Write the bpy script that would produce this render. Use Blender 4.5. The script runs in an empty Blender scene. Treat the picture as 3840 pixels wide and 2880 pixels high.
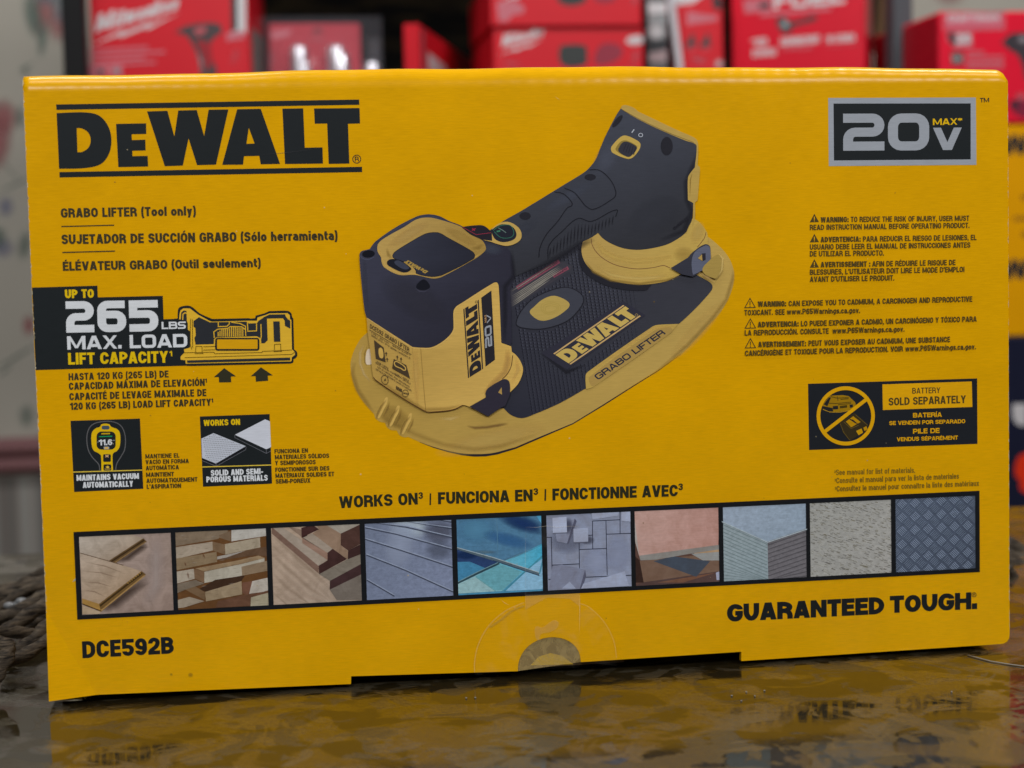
import bpy, bmesh, math, random
from mathutils import Vector, Matrix
from mathutils.geometry import tessellate_polygon
random.seed(7)
S = bpy.context.scene
COL = S.collection

# ------------------------------------------------------------------ camera, lamps, exposure
CAM_POS = Vector((0.09424, -0.70887, 0.17601))
CAM_X = Vector((0.98919, -0.14466, -0.02424))
CAM_Y = Vector((0.03425, 0.06713, 0.99716))
CAM_Z = Vector((-0.14262, -0.98720, 0.07136))
F_PX = 6323.1                                     # focal length in pixels of a 3840 x 2880 frame
cam = bpy.data.cameras.new('camera')
cam.sensor_width = 36
cam.lens = F_PX / 3840 * 36
cam.clip_start = 0.02
cam.clip_end = 60
cam.dof.use_dof = True
cam.dof.focus_distance = 0.725
cam.dof.aperture_fstop = 8.6
cam_o = bpy.data.objects.new('camera', cam)
COL.objects.link(cam_o)
cam_o.matrix_world = Matrix(((CAM_X.x, CAM_Y.x, CAM_Z.x, CAM_POS.x),
                             (CAM_X.y, CAM_Y.y, CAM_Z.y, CAM_POS.y),
                             (CAM_X.z, CAM_Y.z, CAM_Z.z, CAM_POS.z), (0, 0, 0, 1)))
S.camera = cam_o

world = bpy.data.worlds.new('World')
S.world = world
world.use_nodes = True
bg = world.node_tree.nodes['Background']
bg.inputs[0].default_value = (0.86, 0.93, 1.0, 1)
bg.inputs[1].default_value = 0.055


def area(name, loc, target, sx, sy, power, col=(1, 0.98, 0.96)):
    l = bpy.data.lights.new(name, 'AREA')
    l.shape = 'RECTANGLE'
    l.size = sx
    l.size_y = sy
    l.energy = power
    l.color = col
    o = bpy.data.objects.new(name, l)
    COL.objects.link(o)
    o.location = loc
    o.rotation_euler = (Vector(target) - Vector(loc)).to_track_quat('-Z', 'Y').to_euler()
    return o


area('ceiling_or_fill_lamp', (-0.12, -0.42, 1.55), (0.1, -0.1, 0.2), 0.36, 0.22, 4.0)
area('ceiling_or_fill_lamp', (0.98, -0.42, 1.55), (0.4, -0.1, 0.2), 0.34, 0.22, 3.2)
area('ceiling_or_fill_lamp', (-0.20, 0.50, 1.85), (0.1, 1.4, 0.3), 0.5, 0.25, 15.5)  # added fill, not a known fixture: brightens rack and wall from the left
area('ceiling_or_fill_lamp', (1.12, 0.50, 1.85), (0.8, 1.4, 0.3), 0.5, 0.25, 15.5)  # its added right-hand partner, keeps the fold's middle free of highlight
area('ceiling_or_fill_lamp', (-0.45, -1.75, 1.25), (0.15, 0.0, 0.1), 0.6, 0.4, 16.8)  # added front fill for the carton, placed out of its mirror direction
area('ceiling_or_fill_lamp', (1.05, -1.75, 1.25), (0.3, 0.0, 0.1), 0.6, 0.4, 13.6)  # second added front fill, evens out the printed face

S.render.engine = 'CYCLES'
S.cycles.transparent_max_bounces = 48
S.cycles.max_bounces = 8
S.cycles.sample_clamp_indirect = 6
S.view_settings.view_transform = 'Standard'
S.view_settings.look = 'None'
S.view_settings.exposure = 0
S.view_settings.gamma = 1
S.view_settings.use_curve_mapping = False

# ------------------------------------------------------------------ measuring helpers


def ray(x, y):
    "direction through a point of the 3840 x 2880 frame"
    return CAM_X * ((x - 1920) / F_PX) - CAM_Y * ((y - 1440) / F_PX) - CAM_Z


def at(x, y, Y):
    "where that direction meets the upright plane at depth Y"
    d = ray(x, y)
    return CAM_POS + d * ((Y - CAM_POS.y) / d.y)


def at_z(x, y, Z):
    d = ray(x, y)
    return CAM_POS + d * ((Z - CAM_POS.z) / d.z)


class Sheet:
    "one measured patch of the carton's printed face: its own grid -> metres on the face"
    def __init__(s, ox, oy, k):
        s.ox, s.oy, s.k = ox, oy, k

    def __call__(s, *pts):
        out = []
        for p in pts:
            q = at(s.ox + p[0] / s.k, s.oy + p[1] / s.k, 0)
            out.append((q.x, q.z) + tuple(p[2:]))
        return out

    def one(s, x, y):
        return s((x, y))[0]

    def w(s, px):
        return px / s.k / 8820.0


K1 = 1.728125
A_ = Sheet(0, 0, K1); B_ = Sheet(1280, 0, K1); C_ = Sheet(2560, 0, K1)
D_ = Sheet(0, 960, K1); E_ = Sheet(1280, 960, K1); F_ = Sheet(2560, 960, K1)
G_ = Sheet(0, 1920, K1); H_ = Sheet(1280, 1920, K1); I_ = Sheet(2560, 1920, K1)
Q1 = Sheet(1300, 760, 2.765); Q2 = Sheet(2000, 360, 2.765)
Q3 = Sheet(1300, 1200, 2.765); Q4 = Sheet(2000, 860, 2.765)
S5 = Sheet(640, 1100, 4.424); S6 = Sheet(240, 1550, 2.765); S7 = Sheet(3010, 1410, 3.253)
S8 = Sheet(260, 1940, 1.975); S9 = Sheet(1340, 1900, 2.0868); S10 = Sheet(2340, 1840, 1.6265)

W, H = 0.42, 0.25606

INK_E = 0.53


def lin(c):
    c /= 255.0
    return c / 12.92 if c <= 0.04045 else ((c + 0.055) / 1.055) ** 2.4


def P(r, g, b, a=1.0):
    "a printed colour: the ink's reflectance under this room's light"
    return tuple(min(0.9, max(0.0, (lin(v) - 0.007) / INK_E)) for v in (r, g, b)) + (a,)


YEL = (0.84, 0.430, 0.0, 1)
BLK = P(31, 34, 36)
GRY = P(127, 132, 140)
WHT = P(176, 180, 188)

# ------------------------------------------------------------------ materials


def mat(name, col=(0.5, 0.5, 0.5), rough=0.5, spec=0.5, **kw):
    m = bpy.data.materials.new(name)
    m.use_nodes = True
    b = m.node_tree.nodes['Principled BSDF']
    b.inputs['Base Color'].default_value = tuple(col[:3]) + (1,)
    b.inputs['Roughness'].default_value = rough
    b.inputs['Specular IOR Level'].default_value = spec
    for k, v in kw.items():
        b.inputs[k].default_value = v
    return m


def nodes(m):
    nt = m.node_tree
    return nt, nt.nodes, nt.links, nt.nodes['Principled BSDF']


def coord(m, scale=(1, 1, 1), rot=(0, 0, 0)):
    nt, N, L, b = nodes(m)
    t = N.new('ShaderNodeTexCoord')
    mp = N.new('ShaderNodeMapping')
    mp.inputs['Scale'].default_value = scale
    mp.inputs['Rotation'].default_value = rot
    L.new(t.outputs['Object'], mp.inputs['Vector'])
    return mp.outputs['Vector']


def noise(m, vec, scale=5, detail=3, rough=0.5, dist=0.0):
    nt, N, L, b = nodes(m)
    n = N.new('ShaderNodeTexNoise')
    n.inputs['Scale'].default_value = scale
    n.inputs['Detail'].default_value = detail
    n.inputs['Roughness'].default_value = rough
    n.inputs['Distortion'].default_value = dist
    L.new(vec, n.inputs['Vector'])
    return n.outputs['Fac']


def remap(m, fac, a, b2, lo, hi, smooth=False):
    nt, N, L, b = nodes(m)
    n = N.new('ShaderNodeMapRange')
    if smooth:
        n.interpolation_type = 'SMOOTHSTEP'
    for i, v in zip((1, 2, 3, 4), (a, b2, lo, hi)):
        n.inputs[i].default_value = v
    L.new(fac, n.inputs[0])
    return n.outputs[0]


def math_n(m, op, x, y):
    nt, N, L, b = nodes(m)
    n = N.new('ShaderNodeMath')
    n.operation = op
    for i, v in enumerate((x, y)):
        if isinstance(v, (int, float)):
            n.inputs[i].default_value = v
        else:
            L.new(v, n.inputs[i])
    return n.outputs[0]


def mixc(m, fac, c0, c1, blend='MIX'):
    nt, N, L, b = nodes(m)
    n = N.new('ShaderNodeMix')
    n.data_type = 'RGBA'
    n.blend_type = blend
    if isinstance(fac, (int, float)):
        n.inputs[0].default_value = fac
    else:
        L.new(fac, n.inputs[0])
    for i, c in ((6, c0), (7, c1)):
        if isinstance(c, tuple):
            n.inputs[i].default_value = tuple(c[:3]) + (1,)
        else:
            L.new(c, n.inputs[i])
    return n.outputs[2]


def bump(m, height, strength=0.2, dist=0.001, to='Normal'):
    nt, N, L, b = nodes(m)
    n = N.new('ShaderNodeBump')
    n.inputs['Strength'].default_value = strength
    n.inputs['Distance'].default_value = dist
    L.new(height, n.inputs['Height'])
    L.new(n.outputs['Normal'], b.inputs[to])
    return n


def grain(m, base):
    "fine horizontal paper and press grain, a faint mottling"
    nt, N, L, b = nodes(m)
    g = noise(m, coord(m, (160, 160, 2300)), 1, 2, 0.6)
    f = remap(m, g, 0.3, 0.7, 0.93, 1.06)
    g2 = noise(m, coord(m, (22, 22, 30)), 1, 4, 0.6)
    f2 = remap(m, g2, 0.3, 0.7, 0.94, 1.05)
    ff = math_n(m, 'MULTIPLY', f, f2)
    cv = N.new('ShaderNodeVectorMath')
    cv.operation = 'SCALE'
    if isinstance(base, tuple):
        cv.inputs[0].default_value = base[:3]
    else:
        L.new(base, cv.inputs[0])
    L.new(ff, cv.inputs['Scale'])
    return cv.outputs[0]


def ink_material(name, soft=False, rough=0.42, pattern=None):
    m = mat(name, rough=rough, spec=0.2)
    nt, N, L, b = nodes(m)
    at_ = N.new('ShaderNodeVertexColor')
    at_.layer_name = 'ink'
    c = at_.outputs['Color']
    if pattern == 'wood':
        g = noise(m, coord(m, (1, 1, 1), (0, 0.5, 0)), 130, 5, 0.65, 1.2)
        c = mixc(m, 1.0, c, mixc(m, remap(m, g, 0.3, 0.7, 0, 1), (0.74, 0.72, 0.69), (1.12, 1.13, 1.14)), 'MULTIPLY')
    if pattern == 'photo':
        g = noise(m, coord(m, (1, 1, 1.4)), 420, 5, 0.75, 0.3)
        c = mixc(m, 1.0, c, mixc(m, remap(m, g, 0.34, 0.66, 0, 1), (0.83, 0.83, 0.83), (1.14, 1.14, 1.14)), 'MULTIPLY')
    if pattern == 'mottle':
        g = noise(m, coord(m), 170, 5, 0.7, 0.5)
        c = mixc(m, 1.0, c, mixc(m, remap(m, g, 0.35, 0.68, 0, 1), (0.9, 0.85, 0.81), (1.1, 1.12, 1.13)), 'MULTIPLY')
    L.new(grain(m, c), b.inputs['Base Color'])
    if soft:
        L.new(at_.outputs['Alpha'], b.inputs['Alpha'])
    return m


INK = ink_material('printed_ink')
INK_SOFT = ink_material('printed_ink_feathered', soft=True)
INK_WOOD = ink_material('printed_wood', pattern='wood')
INK_PHO = ink_material('printed_photo', pattern='photo')
INK_MOT = ink_material('printed_stone', pattern='mottle')

# ------------------------------------------------------------------ objects


def tag(o, label=None, cat=None, group=None, kind=None):
    if label: o['label'] = label
    if cat: o['category'] = cat
    if group: o['group'] = group
    if kind: o['kind'] = kind
    return o


def empty(name, loc, rz=0.0):
    o = bpy.data.objects.new(name, None)
    o.empty_display_size = 0.02
    COL.objects.link(o)
    o.location = loc
    o.rotation_euler = (0, 0, rz)
    return o


def mesh_obj(name, verts, faces, material, parent=None, smooth=False):
    me = bpy.data.meshes.new(name)
    me.from_pydata([tuple(v) for v in verts], [], faces)
    me.validate()
    if isinstance(material, (list, tuple)):
        for m in material: me.materials.append(m)
    else:
        me.materials.append(material)
    if smooth:
        for p in me.polygons: p.use_smooth = True
    o = bpy.data.objects.new(name, me)
    COL.objects.link(o)
    if parent: o.parent = parent
    return o


class MB:
    "collects solid shapes and links them as one mesh"
    def __init__(s): s.v = []; s.f = []

    def add(s, v, f):
        n = len(s.v)
        s.v += [Vector(p) for p in v]
        s.f += [tuple(i + n for i in q) for q in f]

    def box(s, x0, x1, y0, y1, z0, z1, bev=0.0):
        bm = bmesh.new()
        bmesh.ops.create_cube(bm, size=1)
        for v in bm.verts:
            v.co = Vector(((x0 + x1) / 2 + v.co.x * (x1 - x0), (y0 + y1) / 2 + v.co.y * (y1 - y0), (z0 + z1) / 2 + v.co.z * (z1 - z0)))
        if bev:
            bmesh.ops.bevel(bm, geom=bm.edges[:], offset=bev, segments=3, affect='EDGES', profile=0.5)
        bm.verts.index_update()
        s.add([v.co.copy() for v in bm.verts], [[v.index for v in f.verts] for f in bm.faces])
        bm.free()

    def tube(s, pts, rads, n=10, lobes=0, amp=0.0, twist=0.0):
        pts = [Vector(p) for p in pts]
        rings = []
        up = Vector((0, 0, 1))
        for i, p in enumerate(pts):
            t = (pts[min(i + 1, len(pts) - 1)] - pts[max(i - 1, 0)]).normalized()
            a = t.cross(up)
            if a.length < 1e-4: a = t.cross(Vector((1, 0, 0)))
            a.normalize(); b = a.cross(t)
            r = rads[i] if isinstance(rads, (list, tuple)) else rads
            rings.append([p + (a * math.cos(2 * math.pi * k / n) + b * math.sin(2 * math.pi * k / n)) *
                          r * (1 + amp * math.cos(lobes * 2 * math.pi * k / n + twist * i)) for k in range(n)])
        v = [q for rg in rings for q in rg]
        f = []
        for i in range(len(rings) - 1):
            for k in range(n):
                f.append((i * n + k, i * n + (k + 1) % n, (i + 1) * n + (k + 1) % n, (i + 1) * n + k))
        f.append(tuple(range(n - 1, -1, -1)))
        f.append(tuple((len(rings) - 1) * n + k for k in range(n)))
        s.add(v, f)

    def build(s, name, material, parent=None, smooth=False):
        return mesh_obj(name, s.v, s.f, material, parent, smooth)


def curve(pts, closed=False, n=6):
    "smooth line through points; a third value on a point keeps that corner sharp"
    m = len(pts)
    out = []
    for i in range(m if closed else m - 1):
        g = lambda j: pts[j % m] if closed else pts[max(0, min(m - 1, j))]
        p0, p1, p2, p3 = g(i - 1), g(i), g(i + 1), g(i + 2)
        s1, s2 = len(p1) > 2, len(p2) > 2
        d = math.hypot(p2[0] - p1[0], p2[1] - p1[1])
        def tan(a, b, c, sharp):
            if sharp: return (p2[0] - p1[0], p2[1] - p1[1])
            tx, ty = c[0] - a[0], c[1] - a[1]
            l = math.hypot(tx, ty) or 1
            return (tx / l * d, ty / l * d)
        t1 = tan(p0, p1, p2, s1); t2 = tan(p1, p2, p3, s2)
        k = 1 if (s1 and s2) else n
        for j in range(k):
            u = j / k
            h1 = 2 * u**3 - 3 * u**2 + 1; h2 = u**3 - 2 * u**2 + u; h3 = -2 * u**3 + 3 * u**2; h4 = u**3 - u**2
            out.append((h1 * p1[0] + h2 * t1[0] + h3 * p2[0] + h4 * t2[0], h1 * p1[1] + h2 * t1[1] + h3 * p2[1] + h4 * t2[1]))
    if not closed: out.append((pts[-1][0], pts[-1][1]))
    return out


def rrect(x0, y0, x1, y1, r, n=5):
    out = []
    for cx, cy, a0 in ((x1 - r, y1 - r, 0), (x0 + r, y1 - r, 90), (x0 + r, y0 + r, 180), (x1 - r, y0 + r, 270)):
        for i in range(n + 1):
            a = math.radians(a0 + 90 * i / n)
            out.append((cx + r * math.cos(a), cy + r * math.sin(a)))
    return out


def ellipse(cx, cy, rx, ry, rot=0, n=28):
    c, s_ = math.cos(math.radians(rot)), math.sin(math.radians(rot))
    return [(cx + rx * math.cos(2 * math.pi * i / n) * c - ry * math.sin(2 * math.pi * i / n) * s_,
             cy + rx * math.cos(2 * math.pi * i / n) * s_ + ry * math.sin(2 * math.pi * i / n) * c) for i in range(n)]


def inside(p, poly):
    x, y = p[0], p[1]; c = False; j = len(poly) - 1
    for i in range(len(poly)):
        xi, yi = poly[i][:2]; xj, yj = poly[j][:2]
        if (yi > y) != (yj > y) and x < (xj - xi) * (y - yi) / (yj - yi) + xi: c = not c
        j = i
    return c


class Ink:
    "flat print: shapes in face metres (x, z), stacked in thin layers, one mesh per printed part"
    STEP = 0.000006

    def __init__(s, z=0): s.v = []; s.f = []; s.c = []; s.m = []; s.z = z

    def up(s, n=1): s.z += n; return s

    def _v(s, pts, cols):
        n = len(s.v)
        y = -0.00006 - s.z * s.STEP
        for i, p in enumerate(pts):
            s.v.append((p[0], y, p[1]))
            s.c.append(cols[i] if isinstance(cols, list) else cols)
        return n

    def poly(s, pts, col, holes=(), grad=None, m=0):
        s.up()
        loops = [[Vector((p[0], p[1], 0)) for p in pts]] + [[Vector((p[0], p[1], 0)) for p in h] for h in holes]
        flat = [q for l in loops for q in l]
        if grad:
            (ax, ay), c0, (bx, by), c1 = grad
            d2 = (bx - ax) ** 2 + (by - ay) ** 2
            cols = []
            for q in flat:
                t = max(0, min(1, ((q.x - ax) * (bx - ax) + (q.y - ay) * (by - ay)) / d2))
                cols.append(tuple(c0[i] * (1 - t) + c1[i] * t for i in range(4)))
        else:
            cols = col
        n = s._v(flat, cols)
        for t in tessellate_polygon(loops):
            a, b, c = (flat[i] for i in t)
            if (b - a).cross(c - a).z > 0: t = (t[0], t[1], t[2])
            else: t = (t[0], t[2], t[1])
            s.f.append(tuple(i + n for i in t)); s.m.append(m)
        return s

    def sides(s, pts, w, closed):
        m = len(pts); Ls = []; Rs = []
        for i, p in enumerate(pts):
            a = pts[i - 1] if (i > 0 or closed) else None
            b = pts[(i + 1) % m] if (i < m - 1 or closed) else None
            ds = []
            for u, v in ((a, p), (p, b)):
                if u is None or v is None: continue
                dx, dy = v[0] - u[0], v[1] - u[1]
                l = math.hypot(dx, dy)
                if l > 1e-6: ds.append((dx / l, dy / l))
            if not ds: ds = [(1, 0)]
            if len(ds) == 1: ds = ds * 2
            nx, ny = -(ds[0][1] + ds[1][1]), ds[0][0] + ds[1][0]
            l = math.hypot(nx, ny) or 1
            nx, ny = nx / l, ny / l
            cosh = max(0.45, nx * -ds[0][1] + ny * ds[0][0])
            ww = (w[i] if isinstance(w, (list, tuple)) else w) / 2 / cosh
            Ls.append((p[0] + nx * ww, p[1] + ny * ww)); Rs.append((p[0] - nx * ww, p[1] - ny * ww))
        return Ls, Rs

    def ribbon(s, pts, w, col, closed=False, m=0):
        s.up()
        Ls, Rs = s.sides(pts, w, closed)
        k = len(pts)
        n = s._v(Ls + Rs, col)
        for i in range(k if closed else k - 1):
            j = (i + 1) % k
            s.f.append((n + i, n + k + i, n + k + j, n + j)); s.m.append(m)
        return s

    def soft(s, pts, w, col, a=0.6, closed=False):
        "feathered stroke"
        s.up()
        Ls, Rs = s.sides(pts, w, closed)
        k = len(pts)
        e = tuple(col[:3]) + (0.0,); c = tuple(col[:3]) + (a,)
        cc = [c] * k
        if not closed: cc = [e] + [c] * (k - 2) + [e]
        n = s._v(Ls + list(pts) + Rs, [e] * k + cc + [e] * k)
        for i in range(k if closed else k - 1):
            j = (i + 1) % k
            s.f.append((n + i, n + k + i, n + k + j, n + j)); s.m.append(1)
            s.f.append((n + k + i, n + 2 * k + i, n + 2 * k + j, n + k + j)); s.m.append(1)
        return s

    def blob(s, ring, col, a=0.6):
        "feathered patch: full in the middle, gone at its rim"
        s.up()
        cx = sum(p[0] for p in ring) / len(ring); cy = sum(p[1] for p in ring) / len(ring)
        k = len(ring)
        mid = [((p[0] - cx) * 0.5 + cx, (p[1] - cy) * 0.5 + cy) for p in ring]
        e = tuple(col[:3]) + (0.0,); c = tuple(col[:3]) + (a,)
        n = s._v(list(ring) + mid + [(cx, cy)], [e] * k + [tuple(col[:3]) + (a * 0.75,)] * k + [c])
        for i in range(k):
            j = (i + 1) % k
            s.f.append((n + i, n + j, n + k + j, n + k + i)); s.m.append(1)
            s.f.append((n + k + i, n + k + j, n + 2 * k)); s.m.append(1)
        return s

    def veil(s, pts, col):
        "see-through flat patch, the colour's fourth value is its cover"
        return s.poly(pts, col, m=1)

    def build(s, name, parent, mats=None):
        o = mesh_obj(name, s.v, s.f, mats or [INK, INK_SOFT], parent)
        me = o.data
        if len(me.vertices) == len(s.c):
            ca = me.color_attributes.new('ink', 'FLOAT_COLOR', 'POINT')
            ca.data.foreach_set('color', [x for c in s.c for x in c])
        if len(me.polygons) == len(s.m):
            me.polygons.foreach_set('material_index', s.m)
        else:
            print('WARN polygons dropped', name, len(me.polygons), len(s.m))
        return o
# ------------------------------------------------------------------ lettering: a stroke-built grotesque


def fillet(pts, n=5):
    out = _fillet(pts, n)
    return [p for i, p in enumerate(out) if i == 0 or math.hypot(p[0] - out[i - 1][0], p[1] - out[i - 1][1]) > 2e-3]


def _fillet(pts, n):
    out = []
    m = len(pts)
    for i, p in enumerate(pts):
        r = p[2] if len(p) > 2 else 0
        if i in (0, m - 1) or r <= 0:
            out.append((p[0], p[1])); continue
        a, b = pts[i - 1], pts[i + 1]
        la = math.hypot(a[0] - p[0], a[1] - p[1]); lb = math.hypot(b[0] - p[0], b[1] - p[1])
        ra = min(r, la * (0.5 if (len(a) > 2 and a[2] > 0) else 0.98))
        rb = min(r, lb * (0.5 if (len(b) > 2 and b[2] > 0) else 0.98))
        ax, ay = p[0] + (a[0] - p[0]) / la * ra, p[1] + (a[1] - p[1]) / la * ra
        bx, by = p[0] + (b[0] - p[0]) / lb * rb, p[1] + (b[1] - p[1]) / lb * rb
        k = 0.55
        c1 = (ax + (p[0] - ax) * k, ay + (p[1] - ay) * k); c2 = (bx + (p[0] - bx) * k, by + (p[1] - by) * k)
        for j in range(n + 1):
            t = j / n; u = 1 - t
            out.append((u**3 * ax + 3 * u * u * t * c1[0] + 3 * u * t * t * c2[0] + t**3 * bx,
                        u**3 * ay + 3 * u * u * t * c1[1] + 3 * u * t * t * c2[1] + t**3 * by))
    return out


WID = dict(A=.60, B=.56, C=.55, D=.57, E=.47, F=.45, G=.57, H=.58, J=.47, K=.57, L=.44, M=.72, N=.58, O=.57, P=.53, Q=.57, R=.56,
           S=.53, T=.50, U=.56, V=.58, W=.86, X=.57, Y=.57, Z=.50, a=.48, b=.50, c=.45, d=.50, e=.48, f=.30, g=.50, h=.48,
           k=.48, m=.74, n=.48, o=.49, p=.50, q=.50, r=.33, s=.44, t=.30, u=.48, v=.47, w=.70, x=.47, y=.47, z=.42)
for ch in '0123456789': WID[ch] = .52
WID['1'] = .36
WID.update({'(': .24, ')': .24, '*': .34, '/': .34, '-': .30, '%': .7, ' ': .25, '³': .32, '¹': .22, '®': .6, '+': .5})
FIX = set('Iil.,:\'!|j¹')
ACC = {'Ó': ('O', 1), 'É': ('E', 1), 'Í': ('I', 1), 'Á': ('A', 1), 'È': ('E', 2), 'ó': ('o', 1), 'é': ('e', 1), 'í': ('i', 1),
       'î': ('i', 3), 'Ñ': ('N', 3), 'á': ('a', 1)}


def glyph(ch, w, s, st):
    "strokes of one letter in a box w wide and 1 high: ('p', points, closed) or ('d', x0, y0, x1, y1, width)"
    t = st.get('bar', s * 0.88)
    a, b = s / 2, t / 2
    L, R, T, B = a, w - a, 1 - b, b
    r = st.get('r', 0.31)
    euro = st.get('euro', False)
    X = 0.74 - b
    hd = s * 1.04
    M = 0.5
    bar = lambda x0, x1, y: ('p', [(x0, y), (x1, y)], False, s)
    stem = lambda x, y0=0.0, y1=1.0: ('p', [(x, y0), (x, y1)], False, s)
    d = lambda x0, y0, x1, y1, k=1.0: ('d', x0, y0, x1, y1, hd * k)
    p = lambda *q: ('p', fillet(list(q)), False, s)
    ring = lambda q: ('p', q[1][1:-1] if True else 0, True, s)
    loop = lambda x0, y0, x1, y1: ring(p(((x0 + x1) / 2, y1), (x1, y1, r), (x1, y0, r), (x0, y0, r), (x0, y1, r), ((x0 + x1) / 2 - 0.001, y1)))
    U = ch
    if U == 'A': return [d(hd / 2, 0, w / 2 - hd * .08, 1), d(w - hd / 2, 0, w / 2 + hd * .08, 1), bar(w * .27, w * .73, .27)]
    if U == 'B': return [stem(L), p((L, T), (R - .03, T, r * .9), (R - .03, .53, r * .9), (L, .53)), p((L, .52), (R, .52, r * .9), (R, B, r * .9), (L, B))]
    if U == 'C': return [p((R, .64), (R, T, r), (L, T, r), (L, B, r), (R, B, r), (R, .36))]
    if U == 'D': return [stem(L), p((L, T), (R, T, r * 1.1), (R, B, r * 1.1), (L, B))]
    if U == 'E': return [stem(L), bar(L, w, T), bar(L, w * .94, .52), bar(L, w, B)]
    if U == 'F': return [stem(L), bar(L, w, T), bar(L, w * .9, .5)]
    if U == 'G': return [p((R, .68), (R, T, r), (L, T, r), (L, B, r), (R, B, r if euro else r * .6), (R, .47)), bar(w * .52, w, .47)]
    if U == 'H': return [stem(L), stem(R), bar(L, R, .52)]
    if U == 'I': return [stem(w / 2)]
    if U == 'J': return [p((R, 1), (R, B, r), (L, B, r), (L, .30))]
    if U == 'K': return [stem(L), d(w - hd / 2, 1, s * 1.15, .42), d(w - hd / 2, 0, w * .46, .60)]
    if U == 'L': return [stem(L), bar(L, w, B)]
    if U == 'M': return [stem(L), stem(R), d(L + s * .1, 1, w / 2, .1, .8), d(R - s * .1, 1, w / 2, .1, .8)]
    if U == 'N': return [stem(L), stem(R), d(L, 1, R, 0, .95)]
    if U in 'O0': return [loop(L, B, R, T)]
    if U == 'P': return [stem(L), p((L, T), (R, T, r), (R, .44, r), (L, .44))]
    if U == 'Q': return [loop(L, B, R, T), d(w * .55, .24, w - hd * .3, -.04)]
    if U == 'R': return [stem(L), p((L, T), (R - .02, T, r), (R - .02, .47, r), (L, .47)), p((w * .5, .47), (R, .46, r * .7), (R, 0))]
    if U == 'S': return [p((R, .70), (R, T, r), (L, T, r), (L, .515, r), (R, .515, r), (R, B, r), (L, B, r), (L, .30))] if not euro else \
                        [p((w, T), (L, T, r), (L, .5, r), (R, .5, r), (R, B, r), (0, B))]
    if U == 'T': return [bar(0, w, T), stem(w / 2)]
    if U == 'U': return [p((L, 1), (L, B, r), (R, B, r), (R, 1))]
    if U == 'V': return [d(hd / 2, 1, w / 2 - hd * .06, 0), d(w - hd / 2, 1, w / 2 + hd * .06, 0)]
    if U == 'W': return [d(hd / 2, 1, w * .28, 0, .92), d(w * .5, 1, w * .28, 0, .92), d(w * .5, 1, w * .72, 0, .92), d(w - hd / 2, 1, w * .72, 0, .92)]
    if U == 'X': return [d(hd / 2, 1, w - hd / 2, 0), d(w - hd / 2, 1, hd / 2, 0)]
    if U == 'Y': return [d(hd / 2, 1, w / 2, .40), d(w - hd / 2, 1, w / 2, .40), stem(w / 2, 0, .46)]
    if U == 'Z': return [bar(0, w, T), bar(0, w, B), d(hd * .6, 0, w - hd * .6, 1)]
    if U == '1': return [stem(R), p((0, .74), (R * .7, .80, .1), (R, .95))]
    if U == '2':
        if euro: return [p((0, T), (R, T, r), (R, .5, r), (L, .5, r), (L, B), (w, B))]
        return [p((L, .66), (L, T, r), (R, T, r), (R, .52, r * .7), (L, .22, .1), (L, B)), bar(0, w, B)]
    if U == '3': return [p((L, .70), (L, T, r), (R, T, r), (R, .53, r * .8), (w * .36, .53)), p((w * .36, .525), (R, .525, r * .8), (R, B, r), (L, B, r), (L, .30))]
    if U == '4': return [stem(w * .70), bar(0, w, .27), d(w * .62, 1, hd * .5, .27)]
    if U == '5':
        if euro: return [p((w, T), (L, T), (L, .56), (R, .56, r), (R, B, r), (0, B))]
        return [p((w, T), (L, T), (L, .54), (R, .57, r), (R, B, r), (L, B, r), (L, .28))]
    if U == '6':
        if euro: return [p((w * .96, T), (L, T, r), (L, B, r), (w * .5, B)), p((w * .5, B), (R, B, r), (R, .56, r), (a * .8, .56))]
        return [p((R, .72), (R, T, r), (L, T, r), (L, B, r), (w * .5, B)), p((w * .5, B), (R, B, r), (R, .57, r), (a * .8, .57))]
    if U == '7': return [bar(0, w, T), d(w - hd * .5, .95, w * .34, 0)]
    if U == '8': return [loop(L + .02, .52, R - .02, T), loop(L, B, R, .525)]
    if U == '9': return [p((L, .28), (L, B, r), (R, B, r), (R, T, r), (w * .5, T)), p((w * .5, T), (L, T, r), (L, .43, r), (w - a * .8, .43))]
    if U == 'a': return [p((L, .55), (L, X, r), (R, X, r), (R, 0)), p((R, .42), (L, .42, r * .7), (L, B, r * .7), (R, B))]
    if U == 'b': return [stem(L), p((L, X), (R, X, r), (R, B, r), (L, B))]
    if U == 'c': return [p((R, .5), (R, X, r), (L, X, r), (L, B, r), (R, B, r), (R, .26))]
    if U == 'd': return [stem(R), p((R, X), (L, X, r), (L, B, r), (R, B))]
    if U == 'e': return [p((R, .2), (R, B, r), (L, B, r), (L, X, r), (w * .5, X)), p((w * .5, X), (R, X, r), (R, .37), (a * .8, .37))]
    if U == 'f': return [p((w, T), (w * .45, T, r * .7), (w * .45, 0)), bar(0, w, X)]
    if U == 'g': return [p((R, X), (L, X, r), (L, B, r), (R, B)), p((R, .74), (R, -.2 + b, r), (L, -.2 + b))]
    if U == 'h': return [stem(L), p((L, X), (R, X, r), (R, 0))]
    if U == 'i': return [stem(w / 2, 0, .74), stem(w / 2, .84, 1.0)]
    if U == 'j': return [stem(w / 2, -.2, .74), stem(w / 2, .84, 1.0)]
    if U == 'k': return [stem(L), d(w - hd / 2, .74, s, .3), d(w - hd / 2, 0, w * .46, .46)]
    if U == 'l': return [stem(w / 2)]
    if U == 'm': return [stem(L, 0, .74), p((L, X), (w / 2, X, r * .8), (w / 2, 0)), p((w / 2, X - .002), (R, X - .002, r * .8), (R, 0))]
    if U == 'n': return [stem(L, 0, .74), p((L, X), (R, X, r), (R, 0))]
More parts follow.
